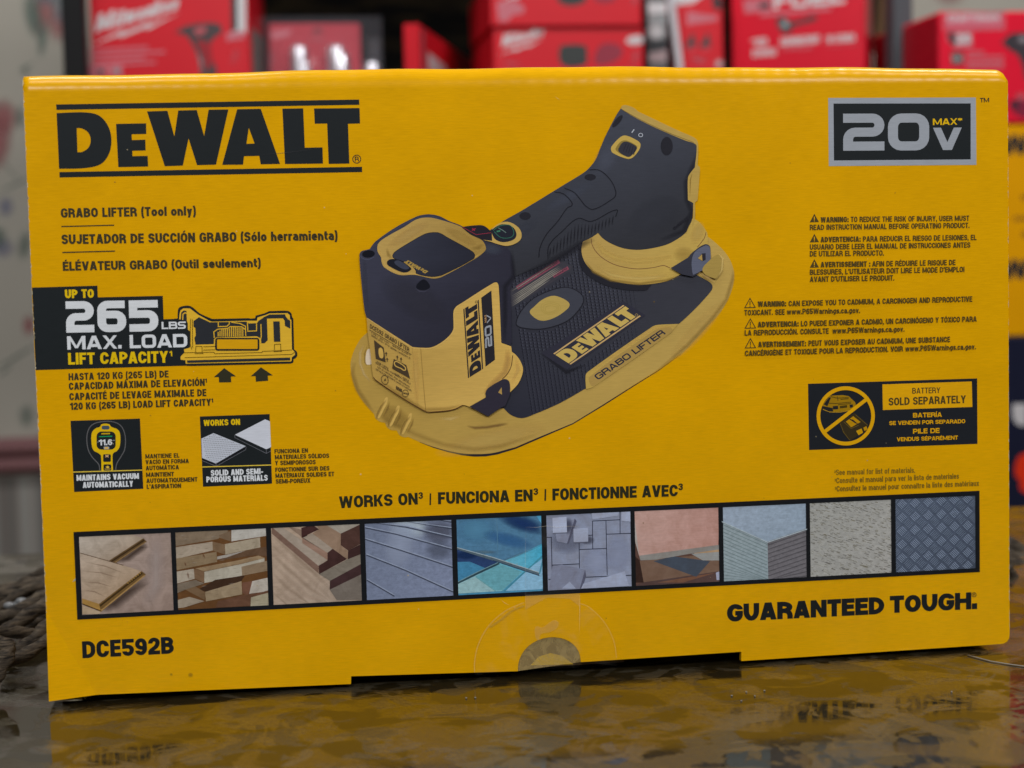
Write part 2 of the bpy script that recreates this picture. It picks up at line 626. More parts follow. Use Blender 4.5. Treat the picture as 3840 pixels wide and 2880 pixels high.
    if U == 'o': return [loop(L, B, R, X)]
    if U == 'p': return [stem(L, -.22, .74), p((L, X), (R, X, r), (R, B, r), (L, B))]
    if U == 'q': return [stem(R, -.22, .74), p((R, X), (L, X, r), (L, B, r), (R, B))]
    if U == 'r': return [stem(L, 0, .74), p((L, X - .06), (L + .04, X, .1), (w, X))]
    if U == 's': return [p((R, .52), (R, X, r), (L, X, r), (L, .385, r), (R, .385, r), (R, B, r), (L, B, r), (L, .22))]
    if U == 't': return [p((w * .42, .95), (w * .42, B, r * .6), (w, B)), bar(0, w, X)]
    if U == 'u': return [stem(R, 0, .74), p((L, .74), (L, B, r), (R, B))]
    if U == 'v': return [d(hd / 2, .74, w / 2, 0, .95), d(w - hd / 2, .74, w / 2, 0, .95)]
    if U == 'w': return [d(hd / 2, .74, w * .28, 0, .9), d(w * .5, .74, w * .28, 0, .9), d(w * .5, .74, w * .72, 0, .9), d(w - hd / 2, .74, w * .72, 0, .9)]
    if U == 'x': return [d(hd / 2, .74, w - hd / 2, 0), d(w - hd / 2, .74, hd / 2, 0)]
    if U == 'y': return [d(hd / 2, .74, w * .52, 0, .95), d(w - hd / 2, .74, w * .34, -.22, .95)]
    if U == 'z': return [bar(0, w, X), bar(0, w, B), d(hd * .6, 0, w - hd * .6, .74)]
    if U == '.': return [stem(w / 2, 0, s * 1.05)]
    if U == ',': return [stem(w / 2, 0, s * 1.05), d(w / 2 + s * .2, .02, w / 2 - s * .1, -.16, .6)]
    if U == ':': return [stem(w / 2, 0, s * 1.05), stem(w / 2, .74 - s, .74)]
    if U == '!': return [stem(w / 2, 0, s), stem(w / 2, .3, 1)]
    if U == '-': return [bar(0, w, .36)]
    if U == '|': return [('p', [(w / 2, -.08), (w / 2, 1.0)], False, s * .7)]
    if U == "'": return [stem(w / 2, .68, 1.0)]
    if U == '/': return [d(hd * .4, 0, w - hd * .4, 1)]
    if U == '(': return [('p', curve([(w - a * .6, 1.05), (a, .75), (a, .12), (w - a * .6, -.2)]), False, s * .9)]
    if U == ')': return [('p', curve([(a * .6, 1.05), (w - a, .75), (w - a, .12), (a * .6, -.2)]), False, s * .9)]
    if U == '*': return [('p', [(w / 2, .6), (w / 2, 1.02)], False, s * .6), ('p', [(0, .72), (w, .92)], False, s * .6), ('p', [(0, .92), (w, .72)], False, s * .6)]
    if U in '³¹':
        g = glyph('3' if U == '³' else '1', w / .58, s * 1.1, st)
        return [(q[0], [(x * .58, .44 + y * .58) for x, y in q[1]], q[2], q[3] * .58) if q[0] == 'p' else q for q in g]
    return []


def text(ink, sheet, body, left, right, cap, col, s=0.21, up=None, gap=0.068, width=None, **st):
    """set a line of type from left to right baseline points (sheet units), cap height in sheet units;
    up = vector of the capitals' height when the type is slanted or turned"""
    O = Vector(sheet.one(*left)); E = Vector(sheet.one(*right))
    Uv = E - O
    if up is None:
        n = Vector((-Uv.y, Uv.x)).normalized()
        q = Vector(sheet.one(left[0], left[1] - cap)) - O
        Vv = n * q.length
    else:
        Vv = Vector(sheet.one(left[0] + up[0], left[1] + up[1])) - O
    return text_at(ink, body, O, Uv, Vv, col, s, gap, **st)


def text_at(ink, body, O, Uv, Vv, col, s=0.21, gap=0.068, **st):
    tot = Uv.length / Vv.length
    bases = [ACC.get(c, (c, 0)) for c in body]
    scaled = sum(WID[c] for c, _ in bases if c not in FIX)
    fixed = sum(s for c, _ in bases if c in FIX) + gap * (len(body) - 1)
    wx = max(0.3, (tot - fixed) / max(scaled, 1e-6)) if scaled else 1
    x = 0.0
    ux = Uv / tot
    mp = lambda q: (O.x + ux.x * q[0] + Vv.x * q[1], O.y + ux.y * q[0] + Vv.y * q[1])
    z0 = ink.z
    for c, acc in bases:
        w = s if c in FIX else WID[c] * wx
        strokes = glyph(c, w, s, st)
        if acc:
            top = 1.05 if c.isupper() else .80
            if c == 'i': strokes = strokes[:1]
            if acc in (1, 2):
                dx = .09 if acc == 1 else -.09
                strokes = strokes + [('d', w / 2 - dx * .3, top, w / 2 + dx, top + .18, s * .75)]
            else:
                strokes = strokes + [('d', w / 2 - .12, top, w / 2, top + .16, s * .6), ('d', w / 2 + .12, top, w / 2, top + .16, s * .6)]
        ink.z = z0
        for q in strokes:
            if q[0] == 'p':
                ky = s / st.get('bar', s * 0.88)          # level strokes are drawn a little thinner
                pts = [(px + x, py * ky) for px, py in q[1]]
                Ls, Rs = ink.sides(pts, q[3], q[2])
                Ls = [(v[0], v[1] / ky) for v in Ls]; Rs = [(v[0], v[1] / ky) for v in Rs]
                ink.up(0.6)
                k = len(pts)
                if q[2]: Ls.append(Ls[0]); Rs.append(Rs[0]); k += 1
                n = ink._v([mp(v) for v in Ls] + [mp(v) for v in Rs], col)
                for i in range(k - 1):
                    ink.f.append((n + i, n + k + i, n + k + i + 1, n + i + 1)); ink.m.append(0)
            else:
                _, x0, y0, x1, y1, hw = q
                ink.up(0.6)
                quad = [(x + x0 - hw / 2, y0), (x + x0 + hw / 2, y0), (x + x1 + hw / 2, y1), (x + x1 - hw / 2, y1)]
                if y1 < y0: quad.reverse()
                n = ink._v([mp(v) for v in quad], col)
                ink.f.append((n, n + 1, n + 2, n + 3)); ink.m.append(0)
        x += w + gap
    ink.z = z0 + 3
    return ink
# ------------------------------------------------------------------ glass table
ZT = -0.0024
table = empty('glass_table', (0.25, 0.0, -0.72))
tag(table, 'dark textured glass table top mirroring the yellow carton standing on it', 'table')
glass = mat('dark_table_glass', (0.030, 0.026, 0.018), 0.06, 0.5)
nt, N, L, b = nodes(glass)
b.inputs['IOR'].default_value = 1.5
b.inputs['IOR'].default_value = 1.37
v1 = coord(glass, (1, 1, 1))
# pattern glass: smooth islands between hammered patches, a finer second reflection in some of them
p_a = remap(glass, noise(glass, v1, 40, 4, 0.62, 1.0), 0.50, 0.54, 0, 1, True)
p_b = remap(glass, noise(glass, coord(glass, (1, 1, 1), (0, 0, 1.0)), 24, 3, 0.55, 1.2), 0.47, 0.55, 0, 1, True)
fine = math_n(glass, 'SUBTRACT', noise(glass, coord(glass, (1, 1.5, 1)), 520, 3, 0.65), 0.5)
rip = math_n(glass, 'SUBTRACT', math_n(glass, 'ADD', noise(glass, coord(glass, (1, 1.25, 1)), 260, 3, 0.62, 0.6), math_n(glass, 'MULTIPLY', noise(glass, v1, 95, 2, 0.5), 1.0)), 1.0)
slow = noise(glass, v1, 30, 2, 0.5)
amp = math_n(glass, 'ADD', math_n(glass, 'MULTIPLY', p_a, 0.26), 0.02)
L.new(mixc(glass, p_a, (0.024, 0.018, 0.008), (0.056, 0.047, 0.030)), b.inputs['Base Color'])  # patches paler: scattered reflection painted into the base colour
L.new(remap(glass, p_a, 0, 1, 0.04, 0.10), b.inputs['Roughness'])
bump(glass, math_n(glass, 'ADD', math_n(glass, 'MULTIPLY', rip, amp), math_n(glass, 'ADD', math_n(glass, 'MULTIPLY', slow, 0.35), math_n(glass, 'MULTIPLY', fine, math_n(glass, 'ADD', math_n(glass, 'MULTIPLY', p_a, 0.45), 0.03)))), 0.45, 0.0011)
b.inputs['Coat IOR'].default_value = 1.75
b.inputs['Coat Roughness'].default_value = 0.04
L.new(remap(glass, p_b, 0, 1, 0.02, 1.0), b.inputs['Coat Weight'])
bump(glass, math_n(glass, 'MULTIPLY', math_n(glass, 'ADD', rip, math_n(glass, 'MULTIPLY', fine, 1.2)), math_n(glass, 'ADD', math_n(glass, 'MULTIPLY', p_b, 0.60), 0.05)), 0.42, 0.0012, 'Coat Normal')
mb = MB(); mb.box(-0.75, 0.65, -0.62, 0.40, ZT - 0.012 + 0.72, ZT + 0.72, 0.002)
mb.build('table_top', glass, table)
iron = mat('dark_table_metal', (0.02, 0.02, 0.02), 0.5, 0.4)
for x, y in ((-0.66, -0.53), (0.56, -0.53), (-0.66, 0.31), (0.56, 0.31)):
    mb = MB(); mb.box(x - 0.015, x + 0.015, y - 0.015, y + 0.015, 0, ZT - 0.0125 + 0.72, 0.003); mb.build('leg', iron, table)
# ------------------------------------------------------------------ the yellow carton
carton = empty('tool_carton', (0, 0, 0))
tag(carton, 'large yellow cardboard carton with black tool-brand lettering standing on the dark glass table', 'carton')

board = mat('yellow_cardboard', YEL, rough=0.24, spec=0.2)
nt, N, L, b = nodes(board)
L.new(grain(board, YEL), b.inputs['Base Color'])
_t = N.new('ShaderNodeTexCoord'); _s = N.new('ShaderNodeSeparateXYZ')
L.new(_t.outputs['Object'], _s.inputs[0])
_fl = math_n(board, 'SINE', math_n(board, 'ADD', math_n(board, 'MULTIPLY', _s.outputs[0], 2 * math.pi / 0.0072), math_n(board, 'MULTIPLY', noise(board, coord(board, (30, 30, 60)), 1, 3), 7.0)), 0)
_amp = remap(board, _s.outputs[2], 0.20, 0.25, 0.05, 1.0, True)
_side = remap(board, _s.outputs[0], 0.20, 0.36, 0.35, 1.0, True)
_fl = math_n(board, 'MULTIPLY', math_n(board, 'MULTIPLY', _fl, _amp), _side)
_wv = noise(board, coord(board, (60, 60, 45)), 1, 3, 0.55)
_fn = noise(board, coord(board, (500, 500, 2600)), 1, 2, 0.6)
_h = math_n(board, 'ADD', math_n(board, 'MULTIPLY', _fl, 0.12), math_n(board, 'ADD', math_n(board, 'MULTIPLY', _wv, 0.75), math_n(board, 'MULTIPLY', _fn, 0.035)))
bump(board, _h, 0.55, 0.0006)
kraft = mat('kraft_board', (0.16, 0.10, 0.05), 0.8, 0.2)
nt, N, L, b = nodes(kraft)
L.new(mixc(kraft, noise(kraft, coord(kraft), 90, 4), (0.085, 0.052, 0.02), (0.17, 0.105, 0.045)), b.inputs['Base Color'])

RF = 0.0062
DEP = 0.15


def ztop(x):
    t = x / W
    z = H + 0.0004 + 0.0023 * (math.sin(math.pi * min(1, t * 0.97 + 0.01)) ** 1.25)
    z += 0.00022 * math.sin(x * 55 + 1) + 0.00012 * math.sin(x * 131)
    e = (x - (W - 0.004)) / 0.004
    if e > 0: z -= 0.0035 * (1 - math.sqrt(max(0, 1 - e * e)))
    return z


NX = 160
xs = [W * i / NX for i in range(NX - 8)] + [W - 0.0000 - (W * 8 / NX) * (1 - (i / 20.0)) for i in range(21)]
xs = sorted(set(round(x, 6) for x in xs))
v, f = [], []
HF = H - RF
# outline of the front board: tabs, raised middle flap, thumb notch
nc = at(2064, 2502, 0)
notch = []
nl, nr = at(1942, 2517, 0), at(2178, 2483, 0)
ntp = at(2064, 2390, 0)
for i in range(19):
    a = math.pi * (1 - i / 18)
    cx = (nl.x + nr.x) / 2; rx = (nr.x - nl.x) / 2
    zb = nl.z + (nr.z - nl.z) * i / 18
    notch.append((cx + rx * math.cos(a), zb + (ntp.z - (nl.z + nr.z) / 2) * math.sin(a) ** 0.9))
q1, q2, q3, q4 = at(1316, 2565, 0), at(1317, 2536, 0), at(2780, 2444, 0), at(2780, 2479, 0)
bot = [(0.0, 0.0), (0.019, 0.0012), (q1.x, q1.z), (q2.x, q2.z)] + notch + [(q3.x, q3.z), (q4.x, q4.z), (W - 0.004, 0.0)]
bot += [(W - 0.0026, 0.0002), (W - 0.0012, 0.001), (W - 0.0003, 0.0022), (W, 0.0042)]
front = bot + [(x, HF) for x in reversed(xs)]
crease = [(0.0, 0.038), (0.019, 0.0012)]
front_in = front + [(0.0, 0.038)]
loops = [[Vector((p[0], p[1], 0)) for p in front_in if not (p == (0.0, 0.0))]]
base = 0
v = [(p.x, 0, p.y) for p in loops[0]]
for t in tessellate_polygon(loops):
    a, b2, c = (loops[0][i] for i in t)
    f.append(t if (b2 - a).cross(c - a).z > 0 else (t[0], t[2], t[1]))
ci = len(v)
v.append((0.0, -0.0034, 0.0004))                   # the dog-eared corner, bent towards us
i0 = loops[0].index(Vector((0.0, 0.038, 0))); i1 = next(i for i, p in enumerate(loops[0]) if abs(p.x - 0.019) < 1e-6)
f.append((i0, ci, i1))
# fold over the top, top panel, back
NF = 14
rows = []
nfold = len(v)
for j in range(1, NF + 1):
    th = math.pi / 2 * j / NF
    for x in xs: v.append((x, RF * (1 - math.cos(th)), HF + (ztop(x) - HF) * math.sin(th)))
top_idx = {round(p.x, 6): i for i, p in enumerate(loops[0]) if abs(p.y - HF) < 1e-6}
row0 = [top_idx[x] for x in xs]
rows.append(row0)
n = len(xs)
for j in range(NF): rows.append([nfold + j * n + i for i in range(n)])
k = len(v); v += [(x, DEP, ztop(x) - 0.001) for x in xs]; rows.append(list(range(k, k + n)))
k = len(v); v += [(x, DEP, 0.0) for x in xs]; rows.append(list(range(k, k + n)))
for r0, r1 in zip(rows, rows[1:]):
    for i in range(n - 1): f.append((r0[i], r0[i + 1], r1[i + 1], r1[i]))
# side panels (inset a hair behind the printed face) and board thickness along the bottom edge
k = len(v); m = len(bot)
v += [(p[0], 0.003, p[1]) for p in bot]
fb = [next(i for i, q in enumerate(v[:len(loops[0])]) if abs(q[0] - p[0]) < 1e-6 and abs(q[2] - p[1]) < 1e-6) if p != (0.0, 0.0) else ci for p in bot]
for i in range(m - 1): f.append((fb[i], k + i, k + i + 1, fb[i + 1]))
lft = [r[0] for r in rows]; rgt = [r[-1] for r in rows]
f.append(tuple([k] + [ci, i0] + lft))
f.append(tuple(rgt[::-1] + [fb[-1], k + m - 1]))
body = mesh_obj('carton_body', v, f, board, carton)
bmm = bmesh.new(); bmm.from_mesh(body.data); bmesh.ops.recalc_face_normals(bmm, faces=bmm.faces); bmm.to_mesh(body.data); bmm.free()
nfr = len(loops[0])
for p in body.data.polygons:
    p.use_smooth = len(p.vertices) == 4 and all(nfold - 1 < i or i < nfr for i in p.vertices) and p.center.z > HF - 1e-4 and p.center.y < RF + 1e-4
mb = MB(); mb.box(0.002, W - 0.002, 0.024, DEP - 0.001, -0.0024, 0.0006)
mb.build('bottom_flap', kraft, carton)
mb = MB(); mb.box(nl.x - 0.02, nr.x + 0.02, 0.0042, 0.0052, 0.0008, 0.034)
mb.build('inner_flap', kraft, carton)
ink = Ink(); ink.poly([(p[0], p[1]) for p in H_((1235, 1008), (1290, 950), (1365, 928), (1440, 945), (1515, 1000))], P(195, 150, 30))
o = ink.build('inner_flap_print', carton); o.location.y = 0.0041


def quad(sh, *p): return sh(*p)


def rule(ink, sh, a, c, w, col=BLK): ink.ribbon(sh(a, c), sh.w(w), col)


# ---- brand logo, kept as unit shapes so the same mark can be set small elsewhere
ink = Ink()
LOGO = []
lg = lambda sh, *p: LOGO.append(sh(*p))
LOGO_BARS = [A_((363, 677), (367, 712)) + B_((117, 679), (115, 645)), A_((385, 1115), (386, 1150)) + B_((135, 1115), (134, 1081))]
_d = A_(*[(367, 733, 1), (545, 728), (640, 748), (700, 815), (722, 905), (705, 1000), (650, 1065), (540, 1090), (383, 1093, 1)])
LOGO_D = (curve(_d, True, 6), A_(*curve([(497, 830, 1), (530, 832), (572, 860), (588, 908), (572, 958), (530, 985), (502, 986, 1)], True, 5)))
LOGO += [A_((752, 803), (947, 799), (948, 868), (853, 870), (855, 908), (942, 905), (944, 975), (858, 977), (858, 1012), (957, 1010), (960, 1079), (767, 1083)),
         A_((953, 722), (1085, 718), (1130, 885), (1155, 716), (1275, 713), (1323, 882), (1352, 711), (1480, 709), (1400, 1067), (1277, 1070), (1222, 897), (1185, 1073), (1068, 1077)),
         A_((1830, 704), (1965, 702), (1975, 957), (2090, 955), (2093, 1060), (1847, 1063)),
         A_((2035, 703)) + B_((118, 700), (121, 800), (43, 802), (52, 1060)) + A_((2130, 1062), (2120, 800), (2040, 802))]
LOGO_A = (A_((1537, 708), (1690, 705), (1815, 1062), (1690, 1065), (1680, 1010), (1582, 1012), (1575, 1067), (1440, 1068)), A_((1612, 828), (1650, 930), (1597, 932)))
LO = Vector(LOGO_BARS[1][1]); LE = Vector(LOGO_BARS[1][2]); LT = Vector(LOGO_BARS[0][0])


def logo(ink, col, O=None, U=None, V=None, bars=True, bar_col=None):
    "the maker's mark; O, U, V re-set it on another patch (bottom left, along, up)"
    u0 = LE - LO; v0 = LT - LO
    det = u0.x * v0.y - u0.y * v0.x

    def mp(pts):
        if O is None: return pts
        out = []
        for p in pts:
            q = Vector(p[:2]) - LO
            a = (q.x * v0.y - q.y * v0.x) / det; c = (u0.x * q.y - u0.y * q.x) / det
            out.append((O.x + U.x * a + V.x * c, O.y + U.y * a + V.y * c))
        return out
    z = ink.z
    for l in LOGO: ink.z = z; ink.poly(mp(l), col)
    ink.z = z; ink.poly(mp(LOGO_D[0]), col, [mp(LOGO_D[1])])
    ink.z = z; ink.poly(mp(LOGO_A[0]), col, [mp(LOGO_A[1])])
    if bars:
        for l in LOGO_BARS: ink.z = z; ink.poly(mp(l), bar_col or col)
    return ink


logo(ink, BLK)
ink.ribbon(B_(*ellipse(100, 1031, 26, 26)), B_.w(5), BLK, True)
text(ink, B_, 'R', (88, 1047), (114, 1046), 32, BLK, .18)
ink.build('brand_logo', carton)

# ---- voltage badge
ink = Ink()
ink.poly(C_((943, 635), (1899, 632), (1903, 1068), (947, 1076)), GRY)
ink.poly(C_((977, 671), (1866, 670), (1866, 1033), (980, 1040)), BLK)
text(ink, C_, '2', (1040, 977), (1307, 975), 240, GRY, .28, bar=.245, r=.20, euro=True)
text(ink, C_, '0', (1330, 976), (1597, 974), 240, GRY, .285, bar=.245, r=.24, euro=True)
text(ink, C_, 'V', (1622, 973), (1808, 971), 145, GRY, .36)
text(ink, C_, 'MAX', (1621, 811), (1779, 808), 42, P(200, 150, 20), .26)
text(ink, C_, '*', (1784, 810), (1811, 809), 44, P(200, 150, 20), .24)
text(ink, C_, 'TM', (1926, 664), (1985, 662), 29, BLK, .18)
ink.build('voltage_badge', carton)

# ---- product heading in three languages
ink = Ink()
TX = P(52, 47, 34)
text(ink, A_, 'GRABO LIFTER (Tool only)', (395, 1411), (1270, 1396), 61, TX, .25)
rule(ink, A_, (398, 1468), (740, 1459), 7, TX)
text(ink, A_, 'SUJETADOR DE SUCCIÓN GRABO (Sólo herramienta)', (400, 1583), (2188, 1556), 63, TX, .25)
rule(ink, A_, (404, 1636), (746, 1627), 7, TX)
text(ink, D_, 'ÉLÉVATEUR GRABO (Outil seulement)', (408, 96), (1690, 72), 59, TX, .25)
ink.build('heading_text', carton)

# ---- load panel with its line drawing
ink = Ink()
edge = at(0, 0, 0)
pl = D_((200, 205), (631, 192), (634, 268), (1055, 258), (1060, 410), (1215, 405), (1260, 709), (218, 740))
pl[0] = (0.0002, pl[0][1]); pl[-1] = (0.0002, pl[-1][1])
ink.poly(pl, BLK)
YP = P(205, 155, 8)
text(ink, D_, 'UP TO', (422, 274), (609, 270), 56, YP, .26)
SHD = P(16, 17, 18)
text(ink, D_, '2', (430, 497), (612, 494), 203, WHT, .26, bar=.24, r=.19, euro=True)
text(ink, D_, '6', (634, 494), (820, 491), 203, WHT, .27, bar=.24, r=.19, euro=True)
text(ink, D_, '5', (840, 491), (1028, 487), 203, WHT, .26, bar=.24, r=.19, euro=True)
text(ink, D_, 'LBS', (1048, 474), (1205, 471), 47, WHT, .26, bar=.20, r=.2, euro=True)
text(ink, D_, 'MAX. LOAD', (437, 607), (1215, 590), 87, WHT, .25, bar=.22, r=.2, euro=True)
text(ink, D_, 'LIFT CAPACITY', (443, 704), (1090, 691), 76, YP, .235)
text(ink, D_, '1', (1100, 650), (1117, 649), 34, YP, .24)
ink.build('load_panel', carton)
ink = Ink(6)
TAN2 = P(190, 148, 45); DK = P(40, 42, 46)
ink.poly(S5(*curve([(60, 420, 1), (115, 418, 1), (118, 320), (130, 250), (190, 214), (330, 212), (480, 330), (560, 370, 1), (690, 425, 1), (1290, 412, 1), (1330, 420, 1), (1400, 412, 1), (1410, 370, 1), (1560, 330, 1), (1630, 295, 1), (1940, 290), (2000, 330), (2015, 390, 1), (2035, 420, 1), (2048, 930, 1), (2090, 965), (2100, 1030), (2070, 1078), (2040, 1090, 1), (2030, 1148), (1985, 1165, 1), (340, 1205, 1), (250, 1200, 1), (100, 1195, 1)], True, 4)), BLK)
ink.poly(S5((140, 430), (150, 330), (165, 280), (210, 250), (320, 250), (450, 350), (640, 455), (680, 470), (1270, 455), (1430, 455), (1440, 400), (1560, 365), (1640, 333), (1940, 328), (1975, 360), (1980, 430), (2002, 440), (2012, 925), (2062, 980), (2062, 1020), (2010, 1060), (2005, 1120), (1990, 1130), (250, 1168), (245, 1110), (165, 1100), (165, 1050), (230, 980), (220, 930), (320, 900), (332, 800), (330, 640), (285, 600), (285, 500), (262, 440)), TAN2)
ink.poly(S5((165, 440), (175, 320), (215, 285), (262, 290), (270, 470), (225, 470)), DK)
ink.ribbon(S5((200, 440), (205, 345), (240, 320), (262, 335)), S5.w(16), TAN2)
ink.poly(S5((378, 460), (470, 395), (650, 480), (1262, 470), (1300, 500), (1430, 495), (1470, 440), (1545, 395), (1640, 350), (1895, 348), (1985, 460), (1985, 588), (1895, 540), (1890, 450), (1860, 415), (1597, 420), (1610, 780), (1555, 830), (1500, 830), (1480, 740), (1430, 712), (760, 730), (720, 760), (716, 842), (412, 852), (393, 740), (415, 700), (410, 580), (378, 548)), DK)
for pts in (((790, 475), (790, 552), (930, 548), (972, 510), (972, 470)), ((1005, 478), (1150, 500), (1240, 545), (1245, 705)), ((725, 740), (715, 640), (780, 595), (950, 580), (990, 550), (1180, 555), (1240, 600)),
            ((1272, 460), (1280, 628), (1425, 622), (1425, 500)), ((1497, 510), (1503, 720), (1490, 760), (1495, 830)), ((1450, 450), (1530, 400)), ((1905, 345), (1915, 375), (1955, 430), (1975, 428))):
    ink.ribbon(S5(*pts), S5.w(15), TAN2)
for i in range(14): ink.ribbon(S5((788 + 31.5 * i, 716), (788 + 31.5 * i, 640 - 20 * min(i, 3) - (34 if 6 < i < 11 else 10 if i >= 11 else 0))), S5.w(15), TAN2)
ink.poly(S5(*rrect(738, 738, 1472, 950, 40)), BLK)
ink.poly(S5(*rrect(770, 764, 1442, 922, 14)), YEL)
ink.poly(S5((1702, 466), (1808, 464), (1820, 800), (1714, 802)), DK)
ink.poly(S5((270, 1112), (1980, 1064), (1984, 1110), (275, 1152)), DK)
for pts in (((235, 1066), (2005, 1012), (2060, 975)), ((215, 985), (720, 975), (730, 1000), (1515, 980), (1520, 962), (2015, 938)), ((415, 980), (418, 880), (520, 878), (522, 975)), ((1722, 940), (1722, 845), (1825, 842), (1828, 940)), ((400, 1000), (545, 997)), ((1710, 965), (1850, 961)), ((330, 420), (320, 820), (350, 930)), ((360, 430), (365, 900)), ((540, 885), (735, 880)), ((540, 940), (740, 935))):
    ink.ribbon(S5(*pts), S5.w(8), P(70, 55, 20))
ink.build('load_drawing', carton)
for pts in (((888, 1240), (1085, 1375), (1000, 1380), (1005, 1475), (803, 1478), (798, 1388), (715, 1390)), ((1497, 1226), (1697, 1360), (1612, 1365), (1617, 1450), (1413, 1465), (1408, 1372), (1327, 1376))):
    ink = Ink(2); ink.poly(S5(*pts), P(45, 44, 34)); ink.build('arrow_mark', carton)
ink = Ink()
text(ink, D_, 'HASTA 120 KG (265 LB) DE', (445, 806), (1093, 787), 46, TX, .235)
text(ink, D_, 'CAPACIDAD MÁXIMA DE ELEVACIÓN¹', (447, 868), (1342, 841), 47, TX, .235)
text(ink, D_, 'CAPACITÉ DE LEVAGE MAXIMALE DE', (450, 935), (1338, 908), 47, TX, .235)
text(ink, D_, '120 KG (265 LB) LOAD LIFT CAPACITY¹', (455, 997), (1382, 969), 46, TX, .235)
ink.build('load_text', carton)

# ---- feature icons
ink = Ink()
ink.poly(D_((457, 1068), (907, 1053), (929, 1508), (481, 1529)), BLK)
ink.ribbon(S6(*curve([(372, 592), (360, 530), (290, 450), (247, 360), (240, 220), (280, 130), (360, 92), (500, 86), (590, 130), (633, 230), (630, 370), (590, 450), (548, 520), (535, 588)])), S6.w(8), P(84, 84, 86))
ink.poly(S6(*curve([(388, 596, 1), (383, 440), (365, 418), (305, 380), (285, 300), (290, 200), (330, 155), (372, 140), (392, 112), (468, 112), (488, 138), (560, 170), (583, 225), (578, 340), (550, 388), (512, 412), (503, 450), (508, 590, 1)], True)), P(200, 152, 10))
ink.poly(S6(*rrect(390, 128, 472, 168, 18)), P(58, 70, 82))
ink.poly(S6(*rrect(338, 188, 536, 376, 50)), BLK)
ink.poly(S6((388, 205), (478, 202), (478, 215), (388, 218)), P(170, 140, 20))
ink.poly(S6((362, 238), (500, 232), (500, 242), (362, 246)), P(30, 130, 80))
text(ink, S6, '11.6', (362, 333), (502, 328), 60, WHT, .24)
ink.ribbon(S6((345, 298), (358, 297)), S6.w(6), GRY); ink.ribbon(S6((508, 280), (526, 279)), S6.w(6), GRY)
ink.poly(S6(*rrect(412, 344, 470, 372, 8)), GRY); ink.poly(S6(*rrect(422, 349, 460, 367, 4)), P(190, 150, 60))
ink.poly(S6(*rrect(406, 424, 486, 502, 12)), BLK); ink.poly(S6(*rrect(410, 528, 490, 594, 12)), BLK)
ink.ribbon(S6((430, 432), (462, 454)), S6.w(8), P(190, 150, 110)); ink.ribbon(S6((430, 454), (462, 432)), S6.w(8), P(190, 150, 110))
ink.poly(S6((430, 556), (455, 542), (472, 558), (452, 570)), P(185, 155, 60)); ink.ribbon(S6((422, 578), (482, 576)), S6.w(9), P(150, 125, 60))
rule(ink, D_, (473, 1400), (922, 1387), 6, P(200, 160, 60))
text(ink, D_, 'MAINTAINS VACUUM', (497, 1457), (901, 1444), 38, WHT, .24)
text(ink, D_, 'AUTOMATICALLY', (537, 1503), (863, 1494), 38, WHT, .24)
ink.build('vacuum_icon', carton)
ink = Ink()
TS = P(58, 50, 30)
for s_, a, c in (('MANTIENE EL', (942, 1313), (1163, 1306)), ('VACÍO EN FORMA', (943, 1350), (1224, 1342)), ('AUTOMÁTICA', (945, 1389), (1160, 1382)), ('MAINTIENT', (947, 1432), (1128, 1427)), ('AUTOMATIQUEMENT', (949, 1471), (1280, 1461)), ("L'ASPIRATION", (951, 1509), (1174, 1502))):
    text(ink, D_, s_, a, c, 29, TS, .24)
ink.build('vacuum_text', carton)
ink = Ink()
ink.poly(D_((1295, 1040), (1747, 1024), (1763, 1475), (1316, 1495)), BLK)
text(ink, D_, 'WORKS ON', (1319, 1102), (1556, 1094), 39, YP, .25)
ink.poly(S6((1424, 262), (1550, 205), (1885, 340), (1575, 520), (1432, 462)), P(158, 163, 174))
for i in range(24):
    for j in range(14):
        q = (1430 + i * 17 + (j % 2) * 8 + j * 4, 215 + j * 22 + i * 1.0)
        if inside(q, [(1430, 272), (1550, 214), (1862, 340), (1575, 508), (1434, 452)]):
            ink.z = 12; ink.poly(S6((q[0] - 5, q[1] - 2), (q[0] + 6, q[1] - 1), (q[0] + 2, q[1] + 6)), P(70, 72, 80))
ink.z = 13
ink.poly(S6((1432, 463), (1575, 522), (1885, 342), (1886, 372), (1578, 548), (1433, 490)), P(28, 29, 32))
ink.ribbon(S6((1433, 490), (1578, 548), (1886, 375), (1886, 345)), S6.w(4), P(95, 97, 104))
ink.ribbon(S6((1576, 522), (1578, 548)), S6.w(4), P(95, 97, 104))
ink.poly(S6((1772, 222), (2085, 62), (2135, 82), (2146, 350), (2098, 372)), P(170, 174, 184))
ink.ribbon(S6((1770, 225), (1772, 252), (2098, 415), (2147, 388)), S6.w(4), P(95, 97, 104))
ink.ribbon(S6((2098, 376), (2099, 415)), S6.w(4), P(95, 97, 104))
rule(ink, D_, (1311, 1367), (1759, 1354), 6, P(200, 160, 60))
text(ink, D_, 'SOLID AND SEMI-', (1367, 1425), (1705, 1413), 38, WHT, .24)
text(ink, D_, 'POROUS MATERIALS', (1338, 1467), (1735, 1455), 38, WHT, .24)
ink.build('surface_icon', carton)
ink = Ink()
for s_, a, c in (('FUNCIONA EN', (1779, 1281), (1996, 1274)), ('MATERIALES SÓLIDOS', (1781, 1318), (2133, 1308)), ('Y SEMIPOROSOS', (1782, 1356), (2046, 1349)), ('FONCTIONNE SUR DES', (1784, 1400), (2135, 1389)), ('MATÉRIAUX SOLIDES ET', (1785, 1438), (2166, 1426)), ('SEMI-POREUX', (1787, 1475), (2012, 1468))):
    text(ink, D_, s_, a, c, 29, TS, .24)
ink.build('surface_text', carton)

